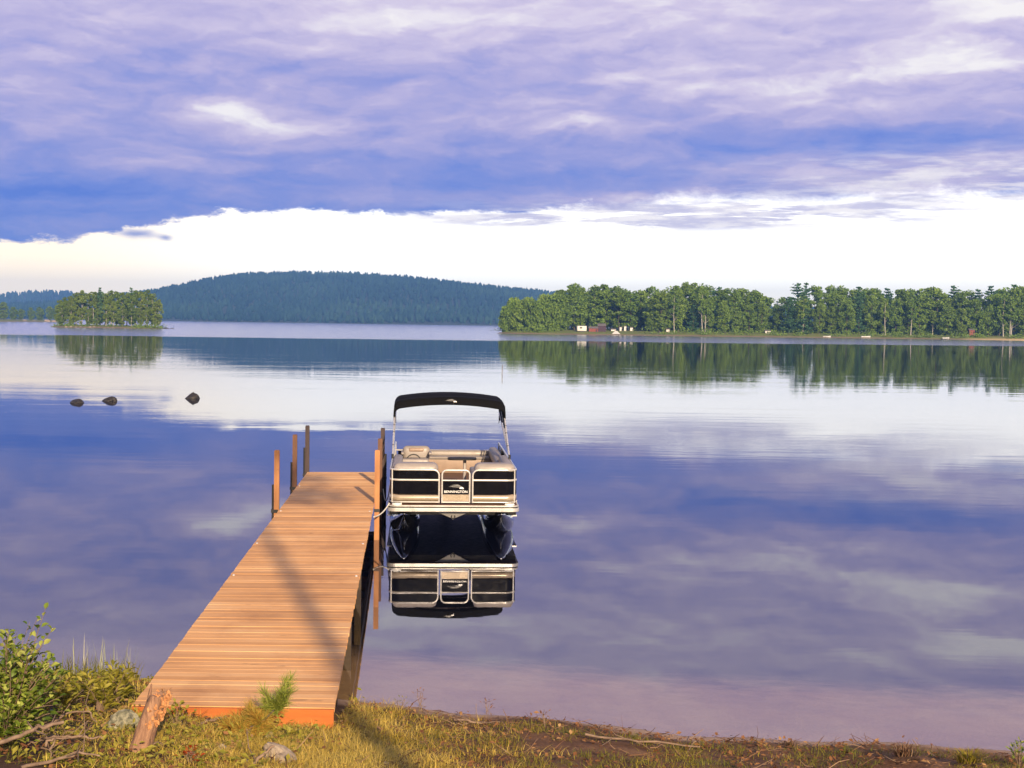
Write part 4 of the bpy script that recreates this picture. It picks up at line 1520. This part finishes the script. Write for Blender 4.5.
def cano_x(u):
    """Cross-section from one side to the other, u in -1..1: flat crown, round shoulders that hang down."""
    a = abs(u)
    if a < 0.80:
        x = a / 0.80 * (CHW - 0.17)
        z = 2.565 - 0.085 * (x / (CHW - 0.17)) ** 2
    else:
        k = (a - 0.80) / 0.20
        th = k * math.pi / 2
        x = CHW - 0.17 + 0.17 * math.sin(min(th * 1.25, math.pi / 2))
        z = 2.48 - 0.19 * (1 - math.cos(min(th * 1.25, math.pi / 2))) - max(0, k - 0.70) * 1.25
    return math.copysign(x, u), z


US = np.linspace(-1, 1, 49)
prof = [cano_x(u) for u in US]


def skin(y, off, dz):
    r = []
    for (x, z), u in zip(prof, US):
        k = max(0.0, (abs(u) - 0.86) / 0.14)
        r.append((x * (1 - off / CHW), y, z - dz * (1 - 0.3 * k) - off * 0.6))
    return r


YS = np.linspace(CY0, CY1, 17)
dzs = [0.035 * (1 - math.cos((y - CY0) / (CY1 - CY0) * 6 * math.pi)) * 0.25 + 0.06 * abs((y - (CY0 + CY1) / 2) / 1.12) ** 2.5 for y in YS]
outer = [skin(y, 0.0, dz) for y, dz in zip(YS, dzs)]
front_low = [(x * 0.985, CY0 + 0.01, z - 0.165 * (1.0 if abs(u) < 0.86 else 1.0 - 2.0 * (abs(u) - 0.86))) for (x, y_, z), u in zip(outer[0], US)]
back_low = [(x * 0.985, CY1 - 0.01, z - 0.105) for (x, y_, z) in outer[-1]]
inner = [skin(y, 0.02, dz + 0.012) for y, dz in zip(YS, dzs)]
fi = [(x * 0.99, CY0 + 0.03, z + 0.002) for (x, y_, z) in front_low]
bi = [(x * 0.99, CY1 - 0.03, z + 0.002) for (x, y_, z) in back_low]
loop = [front_low] + outer + [back_low, bi] + inner[::-1] + [fi, front_low]
cv = MB().rings(loop, False, False).build('canvas', M['canvas'], cano)
em2 = MB()
yfr = CY0 - 0.006
sw = swoosh(0.02, 2.44, 0.26, yfr, 1.0)
# on the rounded front edge of the canvas
MB().add([(x, yfr, z + 0.0) for x, y_, z in sw.v], sw.f).build('canopy_emblem', M['emblem_gray'], cano)
hd_ = head(0.02, 2.44, 0.26, yfr - 0.001, 1.0)
hd_.build('canopy_emblem', M['emblem'], cano)
# frame of bent tubes
for sx in (-1, 1):
    mx_, my_, mz_ = sx * 1.235, 2.35, PZ['top'] + 0.01
    for yt, zt_, rad in ((CY0 + 0.05, 2.05, 0.019), ((CY0 + CY1) / 2 + 0.1, 2.12, 0.016), (CY1 - 0.05, 2.05, 0.015)):
        MB().tube([(mx_, my_, mz_), (sx * 1.24, yt, zt_)], rad, 8).build('canopy_leg', M['white_paint'], cano)
    MB().tube([(mx_, my_ - 0.02, mz_ - 0.02), (mx_, my_ - 0.02, mz_ + 0.09)], 0.024, 8).build('leg_mount', M['rubber'], cano)
    for f_ in (0.30, 0.62, 0.80):
        px_, py_, pz_ = mx_ + (sx * 1.24 - mx_) * f_, my_ + (CY0 + 0.05 - my_) * f_, mz_ + (2.05 - mz_) * f_
        MB().tube([(px_, py_, pz_ - 0.018), (px_ - sx * 0.003, py_, pz_ + 0.018)], 0.023, 8).build('clip', M['rubber'], cano)
for yb, dz in ((CY0 + 0.06, 0.06), ((CY0 + CY1) / 2, 0.03), (CY1 - 0.06, 0.06)):
    MB().tube([(x * 0.965, yb, z - dz - 0.035) for x, z in prof[2:-2]], 0.015, 6).build('canopy_bow', M['alu'], cano)

# mooring ropes from the boat to the dock posts
bm_ = Matrix.Translation(boat.location) @ Matrix.Rotation(boat.rotation_euler.z, 4, 'Z')
dm_ = dock.matrix_basis.copy()
dm_ = Matrix.Translation(dock.location) @ Matrix.Rotation(rz_d, 4, 'Z')


def rope(a, b, sag, label, r=0.012):
    pts = []
    for s in np.linspace(0, 1, 13):
        p = a.lerp(b, s)
        p.z -= sag * 4 * s * (1 - s)
        pts.append(p)
    o = MB().tube([p - a for p in pts], r, 7).build('mooring_rope', M['rope'], loc=a)
    return tag(o, label, 'rope')


a = bm_ @ Vector((-1.25, 0.12, 0.65))
b = dm_ @ Vector((posts[3][0] + 0.0, posts[3][1] - 0.07, 0.62))
e_ = edge_pt(nr_, fr_, 0.70)
rope(a, dm_ @ Vector((e_.x + 0.01, e_.y, 0.50)), 0.06, 'short white rope from the front corner of the boat down to the dock edge', 0.013)
rope(bm_ @ Vector((-1.25, 0.6, 0.95)), dm_ @ Vector((posts[4][0] + 0.07, posts[4][1], 0.66)), 0.28, 'slack white rope hanging between the boat rail and the red brown post', 0.011)

# ------------------------------------------------------------------ bank: ground cover
grng = np.random.default_rng(5)


def dock_clear(x, y):
    q = inv @ Vector((x, y, 0))
    return q.y > nl.y + 0.05 and nl.x - 0.02 < q.x < nr_.x + 0.02


def blades(name, spots, mat, label, hmin, hmax, w, bend=0.5, seg=3):
    V, Fc = [], []
    for x, y in spots:
        z = ground_h(x, y) - 0.01
        h = grng.uniform(hmin, hmax)
        a = grng.uniform(0, 6.28)
        ln = grng.uniform(0.1, bend) * h
        wa = a + 1.57 + grng.uniform(-.5, .5)
        ww = w * grng.uniform(0.6, 1.3)
        b = len(V)
        for k in range(seg + 1):
            s = k / seg
            cx_, cy_ = x + math.cos(a) * ln * s * s, y + math.sin(a) * ln * s * s
            cz = z + h * s * (1 - 0.25 * s * ln / h)
            e = ww * (1 - s) ** 0.7 * 0.5
            V.append((cx_ - math.cos(wa) * e, cy_ - math.sin(wa) * e, cz))
            V.append((cx_ + math.cos(wa) * e, cy_ + math.sin(wa) * e, cz))
        for k in range(seg):
            Fc.append((b + 2 * k, b + 2 * k + 1, b + 2 * k + 3, b + 2 * k + 2))
    o = np_mesh(name, V, Fc, mat)
    return tag(o, label, 'grass', kind='stuff')


def scatter(n, fn, x0=-6.2, x1=6.2, y0=9.5, y1=16.5):
    """n spots on the bank where the density fn(x, y, distance from shore) lets them."""
    r = []
    tries = 0
    while len(r) < n and tries < n * 60:
        tries += 1
        x, y = grng.uniform(x0, x1), grng.uniform(y0, y1)
        d = shore_y(x) - y
        if d < 0.02 or dock_clear(x, y):
            continue
        if grng.random() < fn(x, y, d):
            r.append((x, y))
    return r


def patch(x, y, s, seed=0.0):
    return 0.5 + 0.5 * mnoise.noise(Vector((x * s, y * s, seed)))


def dry_d(x, y, d):
    c = math.exp(-((x + 1.9 + (y - 11.8) * 0.25) / 1.05) ** 2)
    return c * (1.0 if d > 0.9 else 0.15) * (0.35 + 0.65 * patch(x, y, 1.7, 3))


def green_d(x, y, d):
    if x < -1.6:
        return (0.75 if d > 0.3 else 0.4) * max(patch(x, y, 1.1, 9), 0.2)
    k = max(0, patch(x, y, 1.5, 9) - 0.33) * 3.0
    return k * min(max(d - 0.5, 0) / 0.8, 1)


def tuft(spots, n, r):
    out_ = []
    for x, y in spots:
        for k in range(n):
            q = (x + grng.normal() * r, y + grng.normal() * r)
            if shore_y(q[0]) - q[1] > 0.03 and not dock_clear(*q):
                out_.append(q)
    return out_


blades('dry_grass', tuft(scatter(1900, dry_d), 14, 0.045), M['grass_dry'], 'dry yellow straw grass on the bank in front of the dock', 0.04, 0.13, 0.007, 2.6)
blades('grass', tuft(scatter(2100, green_d), 11, 0.05), M['grass_green'], 'olive green grass growing in patches over the bank', 0.03, 0.10, 0.007, 2.2)
# tall pale reeds at the water's edge on the left
sp = []
for px in (73, 78, 80, 91, 99, 101, 104, 106, 114, 117, 126, 131, 133, 128):
    p = at_z(px, 690 + grng.uniform(-4, 4), 0.05)
    sp += [(p.x + grng.normal() * 0.02, p.y + grng.normal() * 0.06) for k in range(2)]
V = blades('tall_grass', [(x, min(y, shore_y(x) - 0.02)) for x, y in sp], M['grass_tall'], 'tall thin pale grass stems at the water left of the dock', 0.34, 0.56, 0.011, 0.25, 5)
sp = []
for px in range(62, 140, 2):
    for k in range(5):
        p = at_z(px + grng.uniform(-2, 2), 692 + grng.uniform(-8, 12), 0.1)
        sp.append((p.x, min(p.y, shore_y(p.x) - 0.03)))
blades('grass', sp, M['grass_green'], 'fresh green grass at the water left of the dock', 0.14, 0.34, 0.011, 0.5, 4)


def flakes(name, spots, mat, label, s0, s1, lift=0.03, cat='leaf litter', aspect=0.6, flat=2.0):
    C = np.array([(x, y, ground_h(x, y) + abs(grng.normal()) * lift + 0.006) for x, y in spots])
    n = len(C)
    nr = grng.normal(size=(n, 3))
    nr[:, 2] = np.abs(nr[:, 2]) + flat
    nr /= np.linalg.norm(nr, axis=1, keepdims=True)
    tv = grng.normal(size=(n, 3))
    tv -= (tv * nr).sum(1, keepdims=True) * nr
    tv /= np.linalg.norm(tv, axis=1, keepdims=True)
    bv = np.cross(nr, tv)
    s = grng.uniform(s0, s1, n)[:, None]
    q = np.stack([C - tv * s, C - bv * s * aspect + nr * s * 0.15, C + tv * s, C + bv * s * aspect + nr * s * 0.15], 1)
    v = q.reshape(-1, 3)
    f = np.arange(4 * n).reshape(n, 4)
    f = np.concatenate([f[:, [0, 1, 2]], f[:, [0, 2, 3]]])
    o = np_mesh(name, v, f, mat)
    return tag(o, label, cat, kind='stuff')


flakes('leaf_litter', scatter(6500, lambda x, y, d: 0.0 if d < 0.42 else (1.0 if d < 1.2 else 0.6) * max(patch(x, y, 1.5, 2), .2) if x > -1.4 else 0.8), M['litter'], 'dead brown leaves and litter strewn over the bank', 0.012, 0.035)
flakes('herb_cover', tuft(scatter(330, lambda x, y, d: 0.9 * max(0, patch(x, y, 1.0, 14) - 0.3) * 1.6 if x < -1.7 else 0.0), 16, 0.07), M['leaf_herb'], 'low leafy yellow green herbs covering the left bank', 0.016, 0.038, 0.05, 'herbs', 0.5, 0.5)


def twig_bits(spots, label):
    mb_v, mb_f = [], []
    for x, y in spots:
        L_ = grng.uniform(0.05, 0.26)
        a = grng.uniform(0, 6.28)
        el = grng.normal() * 0.35
        r = grng.uniform(0.002, 0.006)
        d = np.array([math.cos(a) * math.cos(el), math.sin(a) * math.cos(el), abs(math.sin(el))])
        p0 = np.array([x, y, ground_h(x, y) + 0.008])
        p1 = p0 + d * L_ * 0.5 + grng.normal(size=3) * 0.012
        p2 = p0 + d * L_
        s = np.array([-d[1], d[0], 0])
        s /= np.linalg.norm(s) + 1e-6
        u = np.cross(s, d)
        b = len(mb_v)
        for p, k in ((p0, 1.0), (p1, 0.85), (p2, 0.4)):
            for an in (0, 2.09, 4.19):
                mb_v.append(p + (s * math.cos(an) + u * math.sin(an)) * r * k)
        for i in (0, 1):
            for k in range(3):
                mb_f.append((b + i * 3 + k, b + i * 3 + (k + 1) % 3, b + (i + 1) * 3 + (k + 1) % 3, b + (i + 1) * 3 + k))
    o = np_mesh('twig_litter', mb_v, mb_f, M['twigs'])
    return tag(o, label, 'twigs', kind='stuff')


twig_bits(scatter(900, lambda x, y, d: (0.9 if (0.38 < d < 1.3 and x > -1.3) else 0.07 if d < .38 else 0.35)), 'fine broken twigs scattered over the bank and the strand')


# ------------------------------------------------------------------ bank: single things
def branch(pts, radii, label, mat, twigs=5, seed=1, name='fallen_branch'):
    rr = np.random.default_rng(seed)
    y0 = min(ground_pt(px, min(py + 4, 768)).y for px, py, up in pts) - 0.02
    P = [at_y(px, py, y0 + up * 0.5) for px, py, up in pts]
    P = [Vector((q.x, q.y, max(q.z, ground_h(q.x, q.y) + 0.004))) for q in P]
    o0 = P[0].copy()
    Q = []
    for i in range(len(P) - 1):
        for k in range(4):
            q = P[i].lerp(P[i + 1], k / 4)
            q += Vector(rr.normal(size=3)) * 0.008
            Q.append(q)
    Q.append(P[-1])
    rad = list(np.interp(np.linspace(0, 1, len(Q)), np.linspace(0, 1, len(radii)), radii))
    t_ = thing(name, label, 'branch', o0)
    MB().tube([q - o0 for q in Q], rad, 8).build('limb', mat, t_)
    for k in range(twigs):
        i = int(rr.integers(2, len(Q) - 1))
        d = Vector(rr.normal(size=3))
        d.z = abs(d.z) * 0.6
        ln = rr.uniform(0.12, 0.35)
        s = Q[i] - o0
        d.normalize()
        e1 = s + d * ln * 0.5 + Vector(rr.normal(size=3)) * 0.02
        MB().tube([s, e1, s + d * ln], [rad[i] * 0.5, rad[i] * 0.35, 0.003], 5).build('twig', mat, t_)
    return t_


branch([(-12, 748, .05), (14, 738, .10), (40, 728, .14), (64, 722, .22)], [0.017, 0.016, 0.014, 0.012], 'thick bare branch with a broken pale end in front of the leafy bush', M['stick_pale'], 3, 2)
branch([(20, 768, .02), (52, 760, .06), (78, 754, .08), (100, 756, .05)], [0.014, 0.012, 0.009, 0.005], 'long grey branch lying lowest of all at the bottom left', M['stick_pale'], 4, 3)
branch([(28, 739, .04), (60, 737, .10), (85, 736, .08), (103, 738, .05)], [0.014, 0.012, 0.010, 0.005], 'thin crooked branch lying level above the lowest grey one', M['stick'], 7, 4)
branch([(38, 735, .03), (50, 726, .20), (66, 712, .28), (90, 711, .18), (97, 722, .04)], [0.010, 0.009, 0.008, 0.006, 0.004], 'arched thin stem bent over the herbs left of the stump', M['stick'], 2, 5)
branch([(44, 744, .03), (54, 738, .07), (52, 750, .05), (50, 760, .02)], [0.009, 0.008, 0.006, 0.004], 'small forked twig between the long branches at the left', M['stick'], 5, 6)
branch([(150, 744, .03), (160, 743, .03), (167, 744, .02)], [0.012, 0.011, 0.006], 'short pale broken stick at the foot of the stump', M['stick_pale'], 1, 7)
branch([(203, 722, .03), (214, 720, .06), (226, 717, .10)], [0.012, 0.012, 0.010], 'short bleached stick lying by the orange end board of the dock', M['stick_pale'], 0, 8)
branch([(250, 766, .02), (262, 757, .08), (274, 746, .16)], [0.014, 0.012, 0.009], 'dark stick leaning beside the pale pointed stone', M['stick'], 1, 9)
branch([(455, 719, .02), (478, 722, .05), (500, 722, .03)], [0.012, 0.010, 0.005], 'dark driftwood twig on the strand right of the dock', M['stick'], 6, 10)
branch([(585, 735, .02), (640, 741, .02), (700, 747, .02)], [0.011, 0.010, 0.007], 'long dark driftwood pole half sunk along the strand at the right', M['stick'], 3, 12)

# stump
bs = ground_pt(140, 752)
tp2 = at_y(158, 697, bs.y + 0.05)
st_ = thing('tree_stump', 'leaning broken stump with a crumbling orange top before the dock corner', 'stump', bs)
rg = []
dv = (tp2 - bs)
for k, s in enumerate(np.linspace(-0.1, 1.0, 12)):
    ring = []
    for q in range(18):
        a = 2 * math.pi * q / 18
        r = 0.084 - 0.022 * s + 0.05 * max(0, 0.15 - s) + 0.022 * mnoise.noise(Vector((math.cos(a) * 1.6, math.sin(a) * 1.6, s * 1.1))) + 0.008 * math.cos(7 * a + s)
        up = 0.09 * mnoise.noise(Vector((math.cos(a) * 2.5, math.sin(a) * 2.5, 9))) * max(0, s - 0.6) * 2
        c_ = dv * s
        ring.append((c_.x + r * math.cos(a), c_.y + r * math.sin(a), c_.z + up))
    rg.append(ring)
MB().rings(rg).build('trunk', M['stump'], st_)
mb = MB()
sr = np.random.default_rng(4)
for k in range(170):
    s = sr.uniform(0.50, 1.04)
    a = sr.uniform(0, 6.28)
    rr_ = sr.uniform(0.03, 0.078)
    rm = rock_mesh(sr.uniform(.006, .020), sr.uniform(.006, .018), sr.uniform(.010, .034), k * 1.7, 0.8, 1)
    o_ = dv * s + Vector((math.cos(a) * rr_ + 0.02, math.sin(a) * rr_, 0))
    mb.add([Vector(v) + o_ for v in rm.v], rm.f)
mb.build('crumbling_wood', M['rot'], st_)
MB().tube([dv * 0.9 + Vector((-.06, 0, 0)), dv * 1.0 + Vector((-.05, 0, 0.10))], [0.02, 0.006], 6).build('splinter', M['stump'], st_)
# leafy shoot beside the stump
def leaf_pts(c, d, L_, W, rr, fold=0.25):
    """Six-sided leaf blade from c along d."""
    d = d.normalized()
    s = d.cross(Vector((rr.normal() * .4, rr.normal() * .4, 1))).normalized()
    n_ = s.cross(d)
    mid = [c, c + d * L_ * 0.35 + n_ * L_ * 0.05, c + d * L_ * 0.7 + n_ * L_ * 0.03, c + d * L_ - n_ * L_ * 0.06]
    l = [mid[1] + s * W * 0.5 + n_ * W * fold, mid[2] + s * W * 0.40 + n_ * W * fold]
    r = [mid[1] - s * W * 0.5 + n_ * W * fold, mid[2] - s * W * 0.40 + n_ * W * fold]
    v = mid + l + r
    return v, [(0, 1, 4), (0, 6, 1), (1, 2, 5, 4), (1, 6, 7, 2), (2, 3, 5), (2, 7, 3)]


def shrub(name, label, cat, base, stems, mat_leaf, leafL, leafW, seed, n_leaf=26, stem_mat=None, stem_r=0.006):
    """stems: tips as offsets from the base; leaves set alternately along each stem and its side twigs."""
    rr = np.random.default_rng(seed)
    t_ = thing(name, label, cat, base)
    st, lf = MB(), MB()
    for tip, n_ in stems:
        tip = Vector(tip)
        n = 7
        side = Vector(rr.normal(size=3)) * 0.03
        P = [tip * s + side * math.sin(s * 3.1) + Vector((0, 0, 0.06 * math.sin(s * math.pi))) for s in np.linspace(0, 1, n)]
        st.tube(P, [stem_r * (1 - 0.75 * i / (n - 1)) for i in range(n)], 6)
        for k in range(n_):
            s = 0.06 + 0.94 * (k + rr.uniform(0, .6)) / n_
            s = min(s, 1.0)
            i = min(int(s * (n - 1)), n - 2)
            p = P[i].lerp(P[i + 1], s * (n - 1) - i)
            a = k * 2.4 + rr.uniform(-.4, .4)
            dr = (P[i + 1] - P[i]).normalized()
            d = Vector((math.cos(a), math.sin(a), rr.uniform(-0.1, 0.8))) + dr * 0.5
            tw = rr.uniform(0.01, 0.09) * (1.2 - s)
            q = p + d.normalized() * tw
            if tw > 0.03:
                st.tube([p, q], [stem_r * 0.35, stem_r * 0.2], 4, cap=False)
            sc = rr.uniform(0.7, 1.2) * (1.05 - 0.35 * s)
            v, f = leaf_pts(q, d, leafL * sc, leafW * sc, rr)
            lf.add(v, f)
    st.build('stem', stem_mat or M['stick'], t_)
    lf.build('leaves', mat_leaf, t_, smooth_all=True)
    return t_


bp0 = ground_pt(6, 742)
srr = np.random.default_rng(12)
stems = []
for k in range(150):
    a = srr.uniform(0, 6.28)
    r = srr.uniform(0.05, 0.50)
    hgt = srr.uniform(0.10, 0.86) * (1 - (r / 0.6) ** 2 * 0.5)
    stems.append(((math.cos(a) * r, math.sin(a) * r * 0.7, hgt), int(srr.integers(14, 24))))
k_ = (at_y(46, 607, bp0.y) - bp0)
stems += [((k_.x, 0.0, k_.z), 20), ((k_.x * 0.55, 0.05, k_.z * 0.88), 18), ((k_.x * 1.25, -0.03, k_.z * 0.86), 18), ((k_.x * 0.8, 0.0, k_.z * 0.92), 14)]
stems += [((-0.35, 0.1, 0.85), 20), ((-0.2, 0.0, 0.92), 20), ((-0.6, 0.1, 0.8), 22), ((-.5, -.1, .7), 22)]
shrub('leafy_bush', 'leafy green bush with one tall pale sprig at the left edge of the bank', 'bush', bp0, stems, M['leaf_bush'], 0.080, 0.046, 8)
for i, (px, py, hh, n_, lb) in enumerate(((100, 716, .42, 7, 'broad leafed yellow green herb clump between the bush and the stump'), (118, 705, .36, 6, 'small leafy herb beside the water just left of the dock corner'),
                                          (62, 712, .34, 5, 'low green herb clump at the right foot of the leafy bush'))):
    b0 = ground_pt(px, py)
    r_ = np.random.default_rng(30 + i)
    stems = [((r_.normal() * .13, r_.normal() * .08, hh * r_.uniform(.25, 1.0)), 10) for k in range(n_ * 3)]
    shrub('herb', lb, 'plant', b0, stems, M['leaf_herb'], 0.11, 0.045, 50 + i, stem_r=0.004)
b0 = ground_pt(176, 728)
r_ = np.random.default_rng(41)
shrub('herb', 'small dry leafy shoot growing right beside the crumbling stump', 'plant', b0, [((r_.normal() * .09, r_.normal() * .05, r_.uniform(.12, .26)), 8) for k in range(7)], M['leaf_herb'], 0.055, 0.03, 60, stem_r=0.003)
b0 = ground_pt(190, 768)
shrub('red_plant', 'small plant with red autumn leaves in the grass before the dock', 'plant', b0, [((r_.normal() * .10, r_.normal() * .05, r_.uniform(.03, .09)), 6) for k in range(6)], M['leaf_red'], 0.045, 0.026, 61, stem_r=0.003)
b0 = ground_pt(1019, 768)
shrub('herb', 'small upright green plant at the right end of the strand', 'plant', b0, [((r_.normal() * .035, r_.normal() * .02, r_.uniform(.12, .24)), 12) for k in range(6)], M['leaf_bush'], 0.05, 0.018, 62, stem_r=0.003)
for i, (px, py, hh, lb) in enumerate(((420, 707, .14, 'dark seedling at the waterline nearest to the dock'), (487, 714, .13, 'dark forked seedling at the waterline right of the boat'),
                                      (545, 727, .10, 'tiny weed on the strand between the forked seedling and the driftwood pole'), (400, 711, .10, 'short weed at the waterline between the dock and the dark seedling'), (168, 712, .2, 'thin dark sprig standing up before the left corner of the dock'))):
    b0 = ground_pt(px, py)
    shrub('seedling', lb, 'plant', b0, [((r_.normal() * .03, r_.normal() * .02, hh * r_.uniform(.7, 1.1)), 5) for k in range(3)], M['litter'] if i != 3 else M['leaf_herb'], 0.045, 0.012, 70 + i, stem_r=0.004)


# pine sapling with long needles
def needles(p, d, n, L_, rr, spread=0.9):
    V, Fc = [], []
    d = d.normalized()
    for k in range(n):
        q = p - d * rr.uniform(0, 0.10)
        e = (d + Vector(rr.normal(size=3)) * spread * 0.55).normalized()
        l = L_ * rr.uniform(0.7, 1.1)
        s = e.cross(Vector(rr.normal(size=3))).normalized() * 0.0026
        b = len(V)
        V += [q - s, q + s, q + e * l + s * 0.3 + Vector((0, 0, -0.008)), q + e * l - s * 0.3 + Vector((0, 0, -0.008))]
        Fc.append((b, b + 1, b + 2, b + 3))
    return V, Fc


pb = ground_pt(240, 740)
pine = thing('pine_sapling', 'small pine sapling with long needles in front of the dock', 'pine sapling', pb)
prr = np.random.default_rng(3)
wood, gn, bn = MB(), MB(), MB()
tips = [((283, 692), 1), ((277, 698), 1), ((291, 690), 1), ((286, 680), 1), ((263, 690), 1), ((291, 678), 1), ((272, 703), 1), ((285, 702), 1), ((270, 710), 0), ((255, 716), 0), ((244, 722), 0), ((232, 728), 0), ((250, 708), 0), ((262, 722), 0), ((226, 738), 0), ((245, 735), 0), ((264, 702), 1), ((236, 718), 0), ((224, 724), 0), ((256, 726), 0), ((268, 728), 0), ((216, 734), 0)]
hub1 = at_y(262, 722, pb.y + 0.05) - pb
hub2 = at_y(276, 708, pb.y + 0.12) - pb
wood.tube([(0, 0, -0.05), hub1 * 0.5 + Vector((0, 0, .03)), hub1, hub2], [0.018, 0.015, 0.012, 0.008], 7)
for (px, py), gnn in tips:
    p = at_y(px, py, pb.y + prr.uniform(0.0, 0.25)) - pb
    h0 = hub2 if gnn else hub1 * prr.uniform(0.3, 1.0)
    wood.tube([h0, h0.lerp(p, 0.6) + Vector((0, 0, -0.01)), p], [0.006, 0.005, 0.003], 5)
    for s in (0.45, 0.7, 1.0):
        v, f = needles(h0.lerp(p, s), (p - h0) + Vector((0, 0, 0.06)), 52 if gnn else 190, 0.11 if gnn else 0.12, prr, 0.9 if gnn else 1.5)
        (gn if gnn else bn).add(v, f)
wood.build('stem', M['bark'], pine)
gn.build('needles', M['needle_near'], pine)
tag(bn.build('needles', M['needle_brown'], pine), 'browning lower needles')

# stones on the bank
for i, (px, py, s, mt, lb) in enumerate(((278, 763, (.15, .11, .13), 'rock_pale', 'pale pointed stone in the grass below the pine sapling'), (122, 728, (.16, .12, .11), 'rock_lichen', 'lichen spotted grey boulder behind the stump at the dock corner'),
                                         (222, 752, (.07, .06, .05), 'rock_pale', 'small pale stone in the herbs between the stump and the sapling'), (246, 764, (.05, .05, .035), 'rock_pale', 'small flat stone touching the dark leaning stick'),
                                         (386, 764, (.025, .02, .015), 'rock_pale', 'tiny white pebble in the grass right of the dock'), (270, 740, (.06, .05, .06), 'rock_lichen', 'grey stone half hidden under the brown pine needles'))):
    b0 = ground_pt(px, py)
    o = rock_mesh(*s, 60 + i, 0.3).build('stone', M[mt], loc=(b0.x, b0.y, b0.z + s[2] * 0.25))
    tag(o, lb, 'stone')


# tussocks on the strand
def tussock(px, py, w, h, n, mat, label, name='grass_tussock', seed=1):
    rr = np.random.default_rng(seed)
    b0 = ground_pt(px, py)
    t_ = thing(name, label, 'tussock', b0)
    mb = rock_mesh(w * 0.8, w * 0.5, h * 0.45, seed, 0.4, 3)
    mb.build('root_mat', M['earth_clod'], t_)
    lf = MB()
    for k in range(n):
        a = rr.uniform(0, 6.28)
        r = rr.uniform(0, w * 0.75)
        p = Vector((math.cos(a) * r, math.sin(a) * r * 0.6, h * 0.25))
        d = Vector((math.cos(a) * 0.5 + rr.normal() * .3, math.sin(a) * 0.4, rr.uniform(0.5, 1.2))).normalized()
        l = h * rr.uniform(0.5, 1.2)
        s = Vector((-d.y, d.x, 0)).normalized() * 0.004
        lf.add([p - s, p + s, p + d * l * 0.6 + s * .7, p + d * l + Vector((math.cos(a), math.sin(a), -0.4)) * l * 0.25, p + d * l * 0.6 - s * .7], [(0, 1, 2, 4), (2, 3, 4)])
    lf.build('blades', mat, t_)
    return t_


M['earth_clod'] = simple('dark_root_earth', (0.045, 0.020, 0.012), (0.025, 0.012, 0.008), 0.95, 0, 20, 0.02)
tussock(904, 760, 0.15, 0.13, 160, M['twigs'], 'dark brown root tussock standing out on the strand at the right', 'root_tussock', 3)
tussock(968, 766, 0.15, 0.13, 260, M['grass_green'], 'olive grass tussock on the strand right of the dark root clump', seed=5)
tussock(790, 748, 0.08, 0.07, 80, M['twigs'], 'small low brown tussock on the strand left of the dark root clump', seed=7)

# ------------------------------------------------------------------ the pine behind the viewer, whose shadow falls over the dock
spot = at_z(300, 607, HD)                      # middle of the trunk's shadow on the boards
hdir = Vector((sd.x, sd.y, 0)).normalized()
D_ = 32.0
bx = spot + hdir * D_
gz = ground_h(bx.x, bx.y) - 0.1
tree = thing('pine_tree', 'tall pine behind the viewer whose trunk shadow crosses the dock', 'pine tree', (bx.x, bx.y, gz))
rr = np.random.default_rng(17)
tk = MB().tube([(0.25 * math.sin(s * 4) * s, 0, s * 21) for s in np.linspace(-0.02, 1, 14)], [0.135 * (1 - 0.75 * s) + 0.02 for s in np.linspace(0, 1, 14)], 12)
tk.build('trunk', M['bark'], tree)
lim, C = MB(), []
for k in range(40):
    z = rr.uniform(12.2, 20.6)
    a = rr.uniform(0, 6.28)
    ln = rr.uniform(0.7, 2.2) * (1.15 - (z - 12.2) / 10)
    p0 = Vector((0.25 * math.sin(z / 19 * 4) * z / 19, 0, z))
    p1 = p0 + Vector((math.cos(a) * ln, math.sin(a) * ln, ln * 0.25))
    lim.tube([p0, p0.lerp(p1, 0.5) + Vector((0, 0, -0.05)), p1], [0.05, 0.035, 0.012], 5)
    n = int(36 * ln)
    s = rr.uniform(0.35, 1.05, n)[:, None]
    C.append(np.array(p0)[None] + (np.array(p1) - np.array(p0))[None] * s + rr.normal(size=(n, 3)) * 0.20)
lim.build('limbs', M['bark'], tree)
v, f = leaf_quads(np.concatenate(C), 0.16, rr, 0.5)
np_mesh('crown', v, f, M['needle_far'], tree)

for kind, ps in PROTO.items():
    for i, p in enumerate(ps):
        if (kind, i) not in USED:
            for ch in list(p.children):
                bpy.data.objects.remove(ch)
            bpy.data.objects.remove(p)
